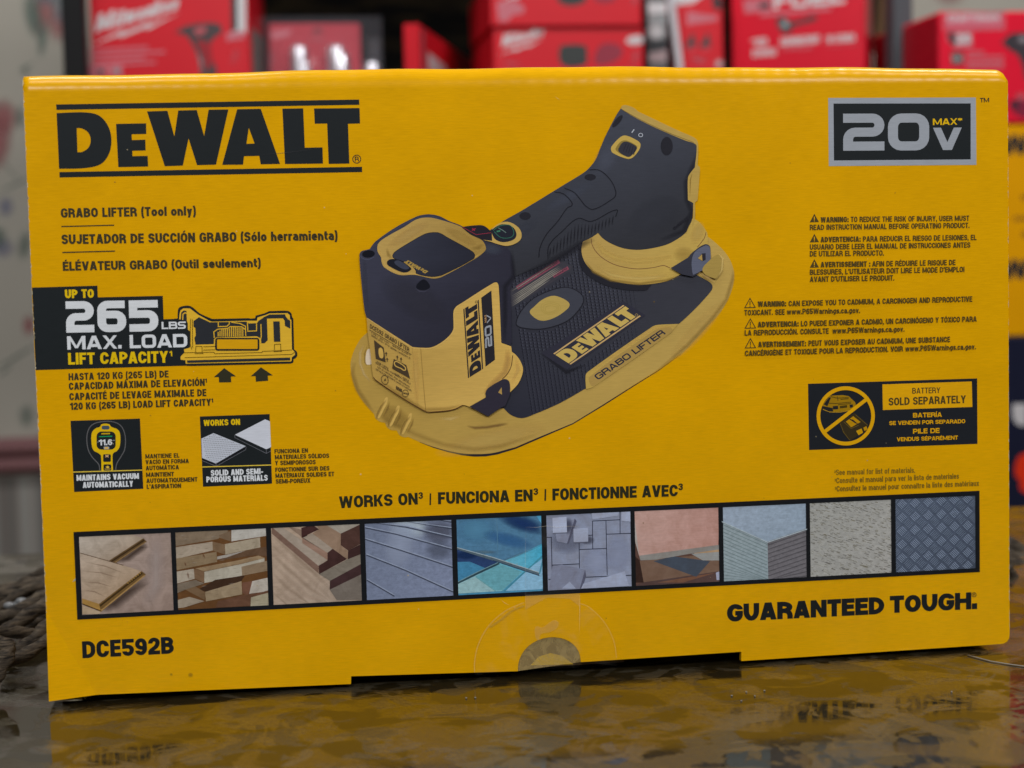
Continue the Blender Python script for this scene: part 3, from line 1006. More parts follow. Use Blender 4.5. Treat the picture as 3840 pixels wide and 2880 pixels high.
# ---- works-on line, model number, slogan
ink = Ink()
TB = P(40, 40, 30)
text(ink, E_, 'WORKS ON', (-14, 1635), (496, 1610), 77, TB, .25)
text(ink, E_, '3', (500, 1574), (529, 1573), 43, TB, .23)
text(ink, E_, '|', (569, 1608), (581, 1608), 70, TB, .2)
text(ink, E_, 'FUNCIONA EN', (627, 1608), (1240, 1588), 77, TB, .25)
text(ink, E_, '3', (1245, 1548), (1275, 1547), 43, TB, .23)
text(ink, E_, '|', (1314, 1580), (1326, 1580), 70, TB, .2)
text(ink, E_, 'FONCTIONNE AVEC', (1368, 1583), (2180, 1556), 76, TB, .25)
text(ink, E_, '3', (2184, 1517), (2213, 1516), 43, TB, .23)
ink.build('works_on_text', carton)
ink = Ink(); text(ink, G_, 'DCE592B', (535, 948), (1128, 916), 110, P(30, 32, 33), .255, r=.27); ink.build('model_number', carton)
ink = Ink()
text(ink, I_, 'GUARANTEED', (287, 712), (1307, 660), 113, P(30,32,33), .325, bar=.265, r=.42, gap=.035)
text(ink, I_, 'TOUGH.', (1342, 655), (1908, 628), 111, P(30,32,33), .325, bar=.265, r=.42, gap=.035)
ink.ribbon(I_(*ellipse(1888, 536, 14, 14, 0, 16)), I_.w(4), TX, True); text(ink, I_, 'R', (1882, 544), (1895, 543), 16, TX, .2)
ink.build('slogan_text', carton)

# ---- warnings
ink = Ink()
TW = P(66, 56, 32)


def tri_mark(sh, x0, y0, x1, y1, solid):
    cx = (x0 + x1) / 2
    if solid:
        ink.poly(sh((x0, y1), (cx, y0), (x1, y1 - 2)), TW)
        c2 = P(185, 138, 8)
    else:
        ink.ribbon(sh((x0 + 4, y1 - 3), (cx, y0 + 4), (x1 - 4, y1 - 5)), sh.w(5.5), TW, True)
        c2 = TW
    ink.ribbon(sh((cx, y0 + (y1 - y0) * .34), (cx, y0 + (y1 - y0) * .70)), sh.w(6), c2)
    ink.ribbon(sh((cx, y0 + (y1 - y0) * .78), (cx, y0 + (y1 - y0) * .88)), sh.w(6), c2)


for sh, tri, solid in ((C_, (823, 1385, 883, 1441), 1), (C_, (823, 1515, 883, 1571), 1), (F_, (823, 20, 883, 76), 1), (F_, (398, 270, 474, 338), 0), (F_, (400, 403, 476, 471), 0), (F_, (401, 531, 476, 599), 0)):
    tri_mark(sh, *tri, solid)
for sh, s_, a, c, bold in ((C_, 'WARNING:', (893, 1442), (1075, 1439), 1), (C_, 'TO REDUCE THE RISK OF INJURY, USER MUST', (1088, 1439), (1856, 1431), 0),
                           (C_, 'READ INSTRUCTION MANUAL BEFORE OPERATING PRODUCT.', (823, 1491), (1858, 1477), 0),
                           (C_, 'ADVERTENCIA:', (893, 1570), (1153, 1566), 1), (C_, 'PARA REDUCIR EL RIESGO DE LESIONES, EL', (1167, 1566), (1903, 1555), 0),
                           (C_, 'USUARIO DEBE LEER EL MANUAL DE INSTRUCCIONES ANTES', (823, 1618), (1863, 1604), 0), (C_, 'DE UTILIZAR EL PRODUCTO.', (823, 1662), (1303, 1656), 0),
                           (F_, 'AVERTISSEMENT :', (893, 73), (1215, 68), 1), (F_, 'AFIN DE RÉDUIRE LE RISQUE DE', (1227, 68), (1767, 58), 0),
                           (F_, "BLESSURES, L'UTILISATEUR DOIT LIRE LE MODE D'EMPLOI", (823, 122), (1824, 103), 0), (F_, "AVANT D'UTILISER LE PRODUIT.", (823, 168), (1370, 158), 0),
                           (F_, 'WARNING:', (485, 329), (670, 325), 1), (F_, 'CAN EXPOSE YOU TO CADMIUM, A CARCINOGEN AND REPRODUCTIVE', (685, 325), (1875, 295), 0),
                           (F_, 'TOXICANT. SEE', (398, 384), (660, 379), 0), (F_, 'www.P65Warnings.ca.gov.', (673, 378), (1148, 368), 2),
                           (F_, 'ADVERTENCIA:', (485, 461), (750, 455), 1), (F_, 'LO PUEDE EXPONER A CADMIO, UN CARCINÓGENO Y TÓXICO PARA', (765, 455), (1903, 424), 0),
                           (F_, 'LA REPRODUCCIÓN. CONSULTE', (400, 515), (945, 502), 0), (F_, 'www.P65Warnings.ca.gov.', (968, 501), (1435, 489), 2),
                           (F_, 'AVERTISSEMENT:', (487, 590), (798, 583), 1), (F_, 'PEUT VOUS EXPOSER AU CADMIUM, UNE SUBSTANCE', (813, 582), (1730, 556), 0),
                           (F_, 'CANCÉRIGÈNE ET TOXIQUE POUR LA REPRODUCTION. VOIR', (402, 647), (1425, 617), 0), (F_, 'www.P65Warnings.ca.gov.', (1440, 617), (1897, 603), 2)):
    text(ink, sh, s_, a, c, 35, TW, .255 if bold == 1 else .20)
ink.build('warning_text', carton)
ink = Ink()
TF = P(96, 78, 30)
for s_, a, c in (('See manual for list of materials.', (993, 1420), (1506, 1405)), ('Consulte el manual para ver la lista de materiales', (995, 1473), (1790, 1443)), ('Consultez le manuel pour connaître la liste des matériaux', (997, 1526), (1920, 1489))):
    text(ink, F_, '3', (a[0] - 12, a[1] - 13), (a[0] - 2, a[1] - 13), 17, TF, .2)
    text(ink, F_, s_, a, c, 36, TF, .17)
ink.build('footnote_text', carton)

# ---- battery notice
ink = Ink()
YB = P(180, 134, 6)
ink.poly(F_((812, 828), (1908, 793), (1910, 1217), (819, 1257)), P(32, 34, 38))
ink.poly(F_((1294, 832), (1873, 813), (1877, 978), (1297, 998)), P(183, 136, 4))
text(ink, F_, 'BATTERY', (1487, 893), (1669, 888), 38, TW, .18)
text(ink, F_, 'SOLD SEPARATELY', (1334, 970), (1835, 953), 51, TW, .22)
text(ink, F_, 'BATERÍA', (1492, 1047), (1679, 1042), 30, YB, .25)
text(ink, F_, 'SE VENDEN POR SEPARADO', (1338, 1096), (1830, 1083), 26, YB, .24)
text(ink, F_, 'PILE DE', (1492, 1152), (1664, 1146), 32, YB, .25)
text(ink, F_, 'VENDUS SÉPARÉMENT', (1387, 1201), (1783, 1189), 26, YB, .24)
ink.build('battery_notice', carton)
ink = Ink(5)
DY = P(128, 98, 22); BK = P(34, 34, 36)
ink.poly(S7((240, 350), (330, 240), (490, 232), (560, 245), (640, 320), (650, 365), (560, 420), (440, 438), (330, 435), (245, 400)), DY)
ink.poly(S7((240, 365), (365, 390), (372, 432), (320, 432), (242, 395)), BK)
ink.poly(S7((255, 345), (320, 260), (345, 262), (300, 370)), BK)
ink.poly(S7((365, 368), (430, 362), (432, 405), (370, 408)), BK); ink.poly(S7((450, 365), (540, 355), (542, 385), (455, 395)), P(60, 50, 24)); ink.poly(S7((570, 350), (610, 345), (612, 380), (575, 388)), BK)
for q in (((340, 250), (420, 270), (560, 262)), ((420, 250), (430, 300)), ((310, 330), (400, 335), (590, 318)), ((430, 350), (590, 335)), ((460, 285), (560, 275))): ink.ribbon(S7(*q), S7.w(9), P(70, 58, 26))
ink.ribbon(S7((245, 408), (330, 440), (450, 442), (565, 422)), S7.w(6), P(160, 125, 40))
ink.poly(S7((450, 560), (630, 450), (800, 600), (770, 660), (575, 790), (490, 690)), P(48, 42, 30))
ink.poly(S7((525, 555), (615, 490), (705, 560), (590, 625)), P(150, 112, 16))
for i in range(6): ink.ribbon(S7((560 + i * 14, 530 + i * 9 - 8), (620 + i * 10, 560 - 22 + i * 9)), S7.w(7), BK)
ink.poly(S7((650, 670), (715, 640), (735, 690), (680, 722)), P(165, 125, 20)); ink.poly(S7((738, 630), (775, 610), (790, 650), (752, 672)), P(150, 112, 16))
for q in (((455, 580), (500, 690), (575, 785)), ((640, 470), (790, 600)), ((500, 560), (590, 640), (680, 600))): ink.ribbon(S7(*q), S7.w(6), P(95, 78, 36))
ink.ribbon(S7((268, 678), (768, 290)), S7.w(46), YB)
ink.ribbon(S7(*ellipse(523, 486, 333, 338, 0, 56)), S7.w(48), YB, True)
ink.build('no_battery_symbol', carton)
# ------------------------------------------------------------------ printed picture of the lifter
ink = Ink()
_P = P


def P(r, g, b, a=1.0):
    "the picture's tan inks printed a little duller than the brand yellow"
    if r > 112 and r - b > 36 and r - g < 62: r, g, b = r * .85, g * .845, b * .80
    return _P(r, g, b, a)


T1 = P(200, 166, 92); T2 = P(172, 144, 82); T3 = P(150, 124, 66); T4 = P(208, 180, 108)
D1 = P(56, 58, 67); D2 = P(47, 47, 55); D3 = P(36, 36, 42); D4 = P(70, 73, 85)
cv = lambda sh, *p: sh(*curve(list(p), True, 5))
# shadow under the base
rim_low = Q3((760, 1268), (900, 1320), (1050, 1362), (1200, 1392), (1320, 1402), (1440, 1400), (1560, 1382), (1750, 1328)) + E_((1500, 1085), (1700, 965), (1900, 838), (2050, 745), (2212, 628))
wd = [2, 8, 14, 22, 28, 28, 24, 17, 15, 12, 9, 6, 2]
ink.ribbon(curve(rim_low, False, 1)[:13], [Q3.w(q) for q in wd], D3)
# base rim
rim = Q3(*curve([(215, 130), (150, 190), (90, 290), (55, 380), (40, 460), (50, 560), (80, 680), (140, 800), (200, 880), (285, 975, 1), (300, 1020), (350, 1055), (400, 1065, 1), (415, 1105), (455, 1138), (520, 1145, 1), (545, 1190), (595, 1215), (640, 1212, 1), (760, 1265), (900, 1315), (1050, 1355), (1200, 1383), (1320, 1390), (1440, 1388), (1560, 1370), (1750, 1315)]))
rim += E_(*curve([(1500, 1083), (1700, 960), (1900, 832), (2050, 738), (2212, 622)]))
rim += Q4(*curve([(1500, 1330), (1650, 1175), (1800, 1010), (1930, 870), (2010, 740), (2060, 620), (2080, 500), (2075, 420), (2040, 320), (1980, 230), (1900, 150), (1820, 85), (1780, 60)]))
rim += Q4((1700, 60), (700, 200)) + Q3((1000, 100))
ink.poly(rim, T2, grad=(Q3.one(60, 500), P(176, 146, 78), Q4.one(2000, 700), P(186, 158, 92)))
# modelling of the rim
ink.blob(Q3(*ellipse(1500, 1240, 620, 120, -14)), T4, .55)
ink.blob(Q4(*ellipse(1700, 1050, 90, 430, 42)), T4, .5)
ink.soft(Q3((300, 960), (420, 1040), (700, 1180), (1000, 1290), (1320, 1340), (1600, 1310), (2000, 1160)), Q3.w(70), T3, .28)
ink.soft(Q3((60, 430), (60, 560), (110, 720), (200, 850), (300, 960)), Q3.w(70), T3, .45)
ink.soft(Q3((1240, 1110), (1330, 1118), (1450, 1112), (1580, 1090), (1680, 1062)), Q3.w(46), P(120, 90, 60), .6)
ink.soft(Q3((950, 1035), (1080, 1025), (1180, 985)), Q3.w(50), P(216, 192, 130), .7)
ink.blob(Q3(*ellipse(500, 1010, 200, 120, 30)), T3, .5)
ink.soft(Q4((2060, 420), (2066, 520), (2000, 730), (1850, 930), (1600, 1200), (1200, 1560)), Q4.w(60), P(160, 134, 74), .5)
ink.poly(cv(Q3, (225, 300), (200, 360), (195, 430), (210, 462), (260, 450), (270, 330)), P(182, 168, 148))
ink.soft(Q3((170, 250), (140, 340), (140, 450), (180, 560), (260, 640)), Q3.w(40), P(206, 182, 128), .7)
ink.soft(Q3((215, 250), (185, 350), (190, 440), (215, 470)), Q3.w(22), T3, .6)
for x, y in ((415, 800), (538, 885), (665, 965)):
    ink.poly(cv(Q3, (x, y), (x + 4, y + 60), (x - 30, y + 130), (x - 75, y + 215), (x - 95, y + 215), (x - 88, y + 150), (x - 40, y + 70)), P(205, 172, 100))
    ink.soft(Q3((x - 10, y + 20), (x - 55, y + 95), (x - 95, y + 180), (x - 100, y + 235)), Q3.w(36), T3, .8)
    ink.soft(Q3((x + 22, y + 40), (x + 10, y + 120), (x - 30, y + 215)), Q3.w(34), P(140, 112, 60), .55)
# dark deck
deck = Q4(*curve([(1690, 470, 1), (1830, 550), (1856, 585), (1850, 625), (1800, 690), (1680, 820), (1520, 970), (1490, 985, 1), (1290, 990), (1230, 1010), (560, 1480), (540, 1520), (545, 1659, 1)]))
deck += E_(*curve([(1583, 858, 1), (1417, 952), (1250, 1025), (1170, 1050), (1100, 1030), (1050, 985)]))
deck += Q3((1580, 920), (1270, 900), (1500, 100)) + Q1((1690, 700)) + Q4((0, 250), (500, 60), (700, 250), (1400, 400))
ink.poly(deck, D2, grad=(Q3.one(1800, 900), P(42, 43, 52), Q4.one(1000, 600), P(52, 53, 60)))
z0 = ink.z
logo_zone = [(60, 1290), (950, 760), (1150, 900), (400, 1460), (340, 1500)]
oval_zone = [(-190, 975), (-130, 850), (0, 715), (200, 620), (330, 590), (450, 620), (520, 690), (525, 760), (450, 870), (350, 960), (200, 1020), (60, 1045), (-60, 1040), (-150, 1020)]
label_zone = [(-270, 640), (240, 280), (420, 385), (390, 440), (0, 680), (-260, 830)]
dq = [((p[0]), (p[1])) for p in deck]
for i in range(-7, 27):
    for j in range(0, 58):
        x = 42 * i + j * 5; y = 90 + 32 * j + i * 3
        if x > 1080 or any(inside((x, y), zn) for zn in (logo_zone, oval_zone, label_zone)): continue
        q = Q4((x, y), (x + 25, y + 10), (x + 5, y + 24))
        if not inside(q[0], dq) or not inside(q[1], dq): continue
        a = .75 * max(0, min(1, (1120 - x) / 300.0)) * (1 if y < 1250 else .6)
        ink.z = z0
        ink.veil(q, P(66, 68, 80, a))
        ink.z = z0
        ink.veil(Q4((x - 8, y), (x - 1, y + 2), (x + 4, y + 26), (x - 8, y + 26)), P(30, 30, 38, a))
ink.z = z0 + 2
# rating label on the deck
ink.poly(Q1((1692, 905)) + Q4((240, 305), (400, 385), (385, 428), (0, 672)) + Q1((1700, 1085)), P(54, 53, 60))
for k, (a, c, w) in enumerate((((-170, 608), (268, 330), 40), ((205, 488), (362, 398), 34))):
    ink.ribbon(Q4(a, c), Q4.w(w), P(112, 62, 76))
    text(ink, Q4, 'ADVERTENCIA AVERTISSEMENT' if k == 0 else 'WARNING', (a[0] + 12, a[1] + 8), (c[0] - 12, c[1] + 14), 22, P(60, 40, 50), .2, up=(-8, -20))
for k in range(10):
    t = (k + .4) / 10
    if .13 < t < .27: continue
    x1, y1 = (240 + 140 * t, 330 + 105 * t) if not .68 < t < .97 else (190, 452 + (t - .68) * 200)
    a, c = (-238 + 8 * t, 646 + 172 * t), (x1, y1)
    m_ = lambda u: (a[0] + (c[0] - a[0]) * u, a[1] + (c[1] - a[1]) * u)
    ink.soft(Q4(*[m_(u) for u in (0.02, .2, .4, .6, .8, .97)]), Q4.w(15), P(134, 130, 122), .85)
# oval button
ink.poly(Q4(*curve([(-180, 975), (-130, 850), (0, 715), (200, 625), (330, 600), (430, 625), (510, 690), (515, 760), (450, 860), (350, 950), (200, 1010), (60, 1035), (-60, 1030), (-150, 1010)], True, 5)), D1)
ink.soft(Q4(*curve([(-180, 975), (-130, 850), (0, 715), (200, 625), (330, 600), (430, 625), (510, 690), (515, 760), (450, 860), (350, 950), (200, 1010), (60, 1035), (-60, 1030), (-150, 1010)], True, 3)), Q4.w(16), D3, .9, True)
ink.poly(cv(Q4, (190, 690), (265, 700), (358, 750), (374, 790), (340, 835), (240, 905), (130, 945), (50, 938), (-28, 880), (-36, 845), (0, 808), (90, 730)), P(182, 158, 92))
for r_ in (1.0, .68, .36): ink.ribbon(cv(Q4, (100 + 60 * (1 - r_), 765 + 50 * (1 - r_)), (240, 765 + 60 * (1 - r_)), (280 - 60 * (1 - r_), 825), (190, 880 - 40 * (1 - r_)), (90 + 60 * (1 - r_), 850)), Q4.w(9), P(176, 153, 86), True)
# raised plate and mark on the deck
ink.soft(Q4((60, 1290), (340, 1480), (540, 1390)), Q4.w(50), D3, .9)
ink.soft(Q4((540, 1400), (1250, 900)), Q4.w(30), D3, .7)
ink.poly(Q4((80, 1285), (930, 745), (1160, 890), (345, 1455)), P(45, 45, 55))
qv = lambda sh, p, q: Vector(sh.one(*q)) - Vector(sh.one(*p))
logo(ink, P(198, 172, 100), Vector(Q4.one(385, 1402)), qv(Q4, (385, 1402), (1112, 900)), qv(Q4, (385, 1402), (205, 1288)), bar_col=P(200, 168, 118))
ink.ribbon(Q4(*ellipse(1068, 888, 14, 12)), Q4.w(5), P(150, 130, 90), True)
# name pad
pad = cv(Q4, (545, 1659, 1), (540, 1520), (560, 1480), (1230, 1010), (1290, 990), (1500, 980, 1), (1440, 1050), (1380, 1105), (620, 1632))
ink.poly(pad, P(186, 158, 88))
ink.poly(cv(Q4, (585, 1600), (580, 1530), (1250, 1050), (1310, 1030), (1440, 1030), (1370, 1110), (620, 1625)), P(170, 142, 84))
ink.soft(Q4((570, 1500), (1240, 1025), (1480, 995)), Q4.w(34), P(214, 180, 108), .8)
text(ink, Q4, 'GRABO LIFTER', (672, 1562), (1372, 1082), 60, P(44, 44, 54), .24, up=(-50, -46), bar=.2, r=.22, euro=True)
# front collar shadow and collar
collar = Q4(*curve([(510, 130, 1), (497, 200), (510, 290), (560, 380), (660, 460), (800, 525), (950, 560), (1090, 572), (1230, 565), (1380, 535), (1530, 465, 1), (1700, 350, 1), (1800, 180), (1808, 90)]))
collar += Q2(*curve([(1800, 1420), (1770, 1370), (1720, 1310), (1660, 1270, 1), (700, 1350, 1)]))
ink.poly([(p[0] - .0014, p[1] - .0026) for p in collar[:48]] + collar[48:], D3)
ink.poly(collar, T1, grad=(Q4.one(520, 250), P(178, 150, 90), Q4.one(1300, 300), P(190, 162, 88)))
ink.soft(Q4((640, 400), (800, 470), (950, 500), (1100, 510), (1250, 500), (1400, 460)), Q4.w(60), P(208, 182, 112), .8)
ink.soft(Q4((520, 330), (620, 440), (800, 528), (1090, 566), (1380, 528), (1520, 470)), Q4.w(40), T3, .6)
ink.soft(Q4((640, 130), (720, 230), (860, 300), (1050, 335), (1250, 320), (1450, 260)), Q4.w(70), P(206, 178, 102), .7)
ink.blob(Q4(*ellipse(1560, 260, 120, 90)), T3, .3)
ink.blob(Q4(*ellipse(1700, 40, 70, 130, 20)), P(200, 174, 104), .6)
gr = P(96, 62, 46)
ink.ribbon(Q4(*curve([(598, 95), (605, 150), (640, 220), (720, 300), (840, 365), (980, 400), (1100, 410), (1250, 395), (1350, 375), (1415, 402)])), Q4.w(6), gr)
ink.ribbon(Q4(*curve([(1788, 30), (1770, 90), (1730, 145), (1698, 185)])), Q4.w(6), gr)
# housing and handle
hous = Q2(*curve([(905, 130, 1), (870, 180), (800, 310), (740, 430), (690, 550), (650, 650), (600, 720), (540, 780), (450, 840), (300, 930), (0, 1115, 1)]))
hous += Q1(*curve([(1945, 2, 1), (1800, 90), (1640, 180), (1500, 270, 1), (1400, 390, 1), (1430, 600, 1), (1700, 860, 1), (1720, 775, 1)]))
hous += Q1((2170, 590)) + Q4(*curve([(450, 170, 1), (510, 128), (600, 85), (668, 38, 1), (720, 95), (800, 145), (900, 187), (1000, 208), (1100, 212), (1250, 192), (1400, 150), (1530, 75), (1585, 25)]))
hous += Q2(*curve([(1610, 1350), (1640, 1290), (1650, 1210), (1655, 1110, 1), (1600, 1080, 1), (1600, 850), (1625, 800), (1672, 740, 1), (1690, 520), (1660, 490), (1580, 465), (1400, 390), (1200, 300), (1000, 195)]))
ink.poly(hous, D2, grad=(Q2.one(700, 300), P(58, 61, 71), Q2.one(1100, 1500), P(44, 45, 50)))
ink.blob(Q2(*ellipse(760, 640, 230, 120, -60)), P(78, 82, 96), .5)
ink.blob(Q2(*ellipse(350, 1050, 330, 70, -30)), P(70, 74, 87), .5)
ink.blob(Q1(*ellipse(1750, 330, 300, 80, -32)), P(60, 63, 74), .5)
ink.blob(Q2(*ellipse(1250, 1250, 330, 200, -30)), P(56, 58, 66), .5)
ink.soft(Q4((620, 70), (480, 165), (260, 300), (40, 420), (-150, 520)), Q4.w(110), D3, .6)
ink.soft(Q2((1690, 560), (1640, 760), (1580, 900), (1590, 1080), (1640, 1200), (1560, 1400), (1300, 1520)), Q2.w(80), D3, .5)
cap_ = cv(Q2, (905, 130, 1), (920, 102), (960, 96), (1040, 125), (1080, 160, 1), (1300, 265), (1500, 360), (1660, 430), (1698, 470), (1706, 560), (1700, 720, 1), (1722, 740), (1718, 850), (1700, 1080, 1), (1672, 1105, 1), (1672, 1270), (1650, 1350, 1), (1655, 1110, 1), (1600, 1080, 1), (1600, 850), (1625, 800), (1672, 740, 1), (1690, 520), (1660, 490), (1580, 465), (1400, 390), (1200, 300), (1000, 195))
ink.poly(cap_, P(182, 154, 86))
ink.ribbon(Q2(*curve([(915, 140), (1000, 190), (1200, 292), (1400, 382), (1580, 452), (1660, 482)])), Q2.w(6), P(120, 100, 60))
ink.soft(Q2((1640, 800), (1625, 870), (1625, 1060)), Q2.w(20), T3, .8)
ink.poly(cv(Q2, (802, 550), (815, 515), (890, 435), (950, 410), (1070, 460), (1108, 500), (1090, 565), (1025, 640), (970, 652), (820, 590)), P(192, 164, 88))
ink.poly(cv(Q2, (850, 545), (930, 462), (1045, 500), (1075, 540), (1000, 632), (950, 625), (870, 580)), P(140, 120, 62))
ink.poly(cv(Q2, (880, 545), (940, 475), (1050, 512), (1070, 548), (1005, 625), (965, 628), (885, 580)), D2)
for k in range(5): ink.ribbon(Q2((930 + k * 27, 560 + k * 9 + 15), (960 + k * 24, 495 + k * 9)), Q2.w(7), D3)
ink.ribbon(Q2((1018, 382), (1042, 348)), Q2.w(11), P(150, 155, 165)); ink.ribbon(Q2(*ellipse(1110, 406, 21, 18)), Q2.w(7), P(150, 155, 165), True)
for sh, e in ((Q2, (1380, 520, 62, 95, 0)), (Q2, (870, 262, 26, 78, 40)), (Q2, (587, 841, 58, 32, 0)), (Q1, (1848, 137, 58, 38, 0))): ink.poly(sh(*ellipse(*e)), D3)
for pts in (((570, 765), (680, 770), (780, 850), (840, 950), (850, 1030), (800, 1080), (620, 1175), (540, 1140), (490, 1080), (420, 1000), (310, 950)),
            ((210, 995), (300, 1010), (380, 1080), (400, 1130), (350, 1160), (250, 1300), (130, 1440), (65, 1580), (55, 1680)),
            ((150, 1700), (160, 1550), (300, 1400), (460, 1270), (600, 1300), (860, 1180), (850, 1260))):
    ink.soft(Q2(*curve(list(pts))), Q2.w(14), P(28, 28, 33), .9)
for k in range(19):
    x = 175 + 36 * k
    yt = 1545 - (x - 170) * .95 if x < 460 else 1300 - (x - 600) * .42 if x > 600 else 1290
    yb = min(1705, 1700 - (x - 170) * .52)
    ink.soft(Q2((x, yt + 25), (x - 3, (yt + yb) / 2), (x - 6, yb - 15)), Q2.w(17), P(30, 30, 35), .95)
logo(ink, D3, Vector(Q2.one(1462, 1392)), qv(Q2, (1462, 1392), (1618, 1270)), qv(Q2, (1462, 1392), (1440, 1360)), bars=False)
# body: dark shell
shell = Q1(*curve([(240, 480, 1), (200, 490), (150, 505), (132, 545), (150, 800), (185, 1120), (205, 1190, 1), (680, 1495), (760, 1502), (870, 1500), (960, 1460), (1050, 1390), (1100, 1320), (1105, 1250), (1105, 1130), (1130, 1080), (1190, 1040), (1520, 832), (1560, 832), (1575, 900), (1600, 1450, 1), (1690, 1480, 1), (1710, 1455, 1), (1705, 1100, 1), (1692, 900, 1), (1735, 760), (1715, 600), (1690, 500), (1640, 460, 1), (1400, 385, 1), (1190, 242), (1060, 190), (960, 140), (870, 122), (800, 125), (720, 145), (500, 260), (300, 400), (255, 455)], True))
ink.poly(shell, D2, grad=(Q1.one(300, 700), P(52, 53, 66), Q1.one(1000, 1300), P(42, 42, 52)))
ink.blob(Q1(*ellipse(700, 1000, 420, 200, 30)), P(54, 54, 64), .5)
ink.soft(Q1((1690, 480), (1720, 640), (1730, 760), (1640, 870), (1640, 1200), (1650, 1460)), Q1.w(70), D3, .55)
ink.blob(Q1(*ellipse(1500, 480, 130, 70, 10)), P(64, 69, 82), .6)
ink.soft(Q1((170, 560), (190, 800), (230, 1150)), Q1.w(60), P(58, 60, 72), .6)
ink.soft(Q1((260, 460), (420, 325), (600, 222), (740, 155), (880, 140), (1040, 200), (1180, 256)), Q1.w(24), P(64, 68, 86), .8)
ink.poly(Q1(*ellipse(225, 532, 66, 38, -5)), P(24, 25, 31)); ink.soft(Q1(*curve([(140, 545), (160, 575), (220, 590), (290, 560)])), Q1.w(14), P(72, 76, 96), .9)
ink.poly(cv(Q1, (720, 880), (750, 820), (800, 795), (845, 830), (860, 880), (790, 905)), P(26, 27, 33)); ink.soft(Q1((700, 880), (740, 915), (800, 925), (850, 900)), Q1.w(18), P(66, 66, 82), .8)
# body: top ring and screen
ring = cv(Q1, (330, 420), (420, 350), (600, 250), (700, 185), (770, 160), (850, 155), (920, 165), (1190, 252), (1280, 330), (1400, 390), (1442, 470), (1420, 512), (1340, 575), (1000, 762), (920, 786), (850, 780), (700, 748), (540, 748), (390, 672), (362, 620), (355, 570), (318, 500))
ink.poly(ring, T1, grad=(Q1.one(600, 300), P(184, 154, 92), Q1.one(1350, 500), P(158, 130, 72)))
ink.blob(Q1(*ellipse(640, 330, 260, 60, -30)), P(196, 166, 104), .7)
ink.blob(Q1(*ellipse(1180, 350, 190, 50, 28)), P(178, 148, 84), .7)
ink.soft(Q1((330, 480), (372, 590), (395, 650), (540, 735), (700, 738), (860, 768), (1000, 745), (1330, 565), (1420, 500)), Q1.w(16), P(214, 180, 104), .9)
ink.soft(Q1((400, 470), (430, 540), (480, 575)), Q1.w(50), T3, .5)
ink.soft(Q1((1290, 490), (1360, 470), (1400, 420)), Q1.w(60), T3, .5)
screen = cv(Q1, (475, 550), (500, 510), (640, 420), (800, 330), (880, 310), (960, 315), (1040, 360), (1290, 500), (1325, 540), (1310, 582), (1000, 745), (920, 765), (850, 765), (722, 735), (715, 705), (680, 660), (560, 600), (490, 578))
ink.poly(screen, D2, grad=(Q1.one(600, 450), P(48, 50, 62), Q1.one(1000, 700), P(38, 39, 48)))
ink.ribbon(screen, Q1.w(5), P(30, 30, 36), True)
ink.poly(cv(Q1, (415, 620), (440, 590), (500, 585), (560, 600), (660, 672), (668, 692), (620, 722), (560, 718), (430, 652)), P(30, 31, 38))
ink.poly(cv(Q1, (495, 610), (540, 600), (640, 665), (640, 685), (590, 690), (505, 640)), P(52, 56, 70))
logo(ink, P(168, 140, 74), Vector(Q1.one(850, 708)), qv(Q1, (850, 708), (632, 588)), qv(Q1, (850, 708), (806, 738)), bars=False)
# buttons
ink.poly(cv(Q1, (1188, 252, 1), (1330, 235), (1420, 240), (1498, 300, 1), (1515, 360), (1510, 400), (1400, 382), (1270, 320)), P(36, 34, 40))
ink.ribbon(Q1((1200, 254), (1340, 332), (1492, 312)), Q1.w(6), P(120, 40, 58)); ink.ribbon(Q1((1295, 288), (1335, 268)), Q1.w(9), P(130, 42, 58)); ink.ribbon(Q1((1300, 265), (1325, 292)), Q1.w(9), P(130, 42, 58))
ink.poly(cv(Q1, (1500, 272, 1), (1580, 215), (1660, 198), (1740, 228), (1800, 290), (1806, 370), (1750, 422), (1660, 448), (1570, 432), (1490, 405, 1), (1400, 384, 1), (1506, 396, 1)), P(188, 158, 92))
ink.poly(cv(Q1, (1495, 285, 1), (1580, 232), (1650, 226), (1722, 256), (1757, 320), (1742, 372), (1680, 402), (1600, 408), (1535, 378), (1508, 330)), P(34, 36, 44))
ink.ribbon(Q1(*curve([(1515, 288), (1590, 240), (1690, 236), (1728, 300), (1715, 350), (1650, 368), (1590, 358), (1525, 300)])), Q1.w(6), P(48, 94, 78))
ink.ribbon(Q1((1552, 300), (1590, 292)), Q1.w(14), P(54, 108, 84)); ink.ribbon(Q1(*curve([(1570, 262), (1620, 290), (1650, 312)])), Q1.w(7), P(90, 110, 105))
# body: tan lower shell
low = Q1(*curve([(205, 1190, 1), (215, 1320, 1)])) + Q3(*curve([(215, 105, 1), (240, 300), (275, 590), (300, 620, 1), (520, 770), (820, 946, 1), (900, 948), (1050, 935), (1130, 915), (1200, 880), (1270, 897, 1), (1440, 800, 1), (1690, 750, 1), (1780, 650), (1825, 520), (1800, 430), (1750, 360), (1710, 330, 1), (1702, 272, 1), (1610, 240, 1)]))
low += Q1(*curve([(1600, 1450, 1), (1575, 900), (1560, 832), (1520, 832), (1190, 1040), (1130, 1080), (1105, 1130), (1105, 1250), (1100, 1320), (1050, 1390), (960, 1460), (870, 1500), (760, 1502), (680, 1495, 1)]))
ink.poly(low, T1, grad=(Q3.one(230, 400), P(178, 146, 80), Q3.one(1100, 500), P(205, 170, 96)))
ink.soft(Q3((690, 290), (715, 560), (750, 890)), Q3.w(90), P(210, 176, 104), .7)
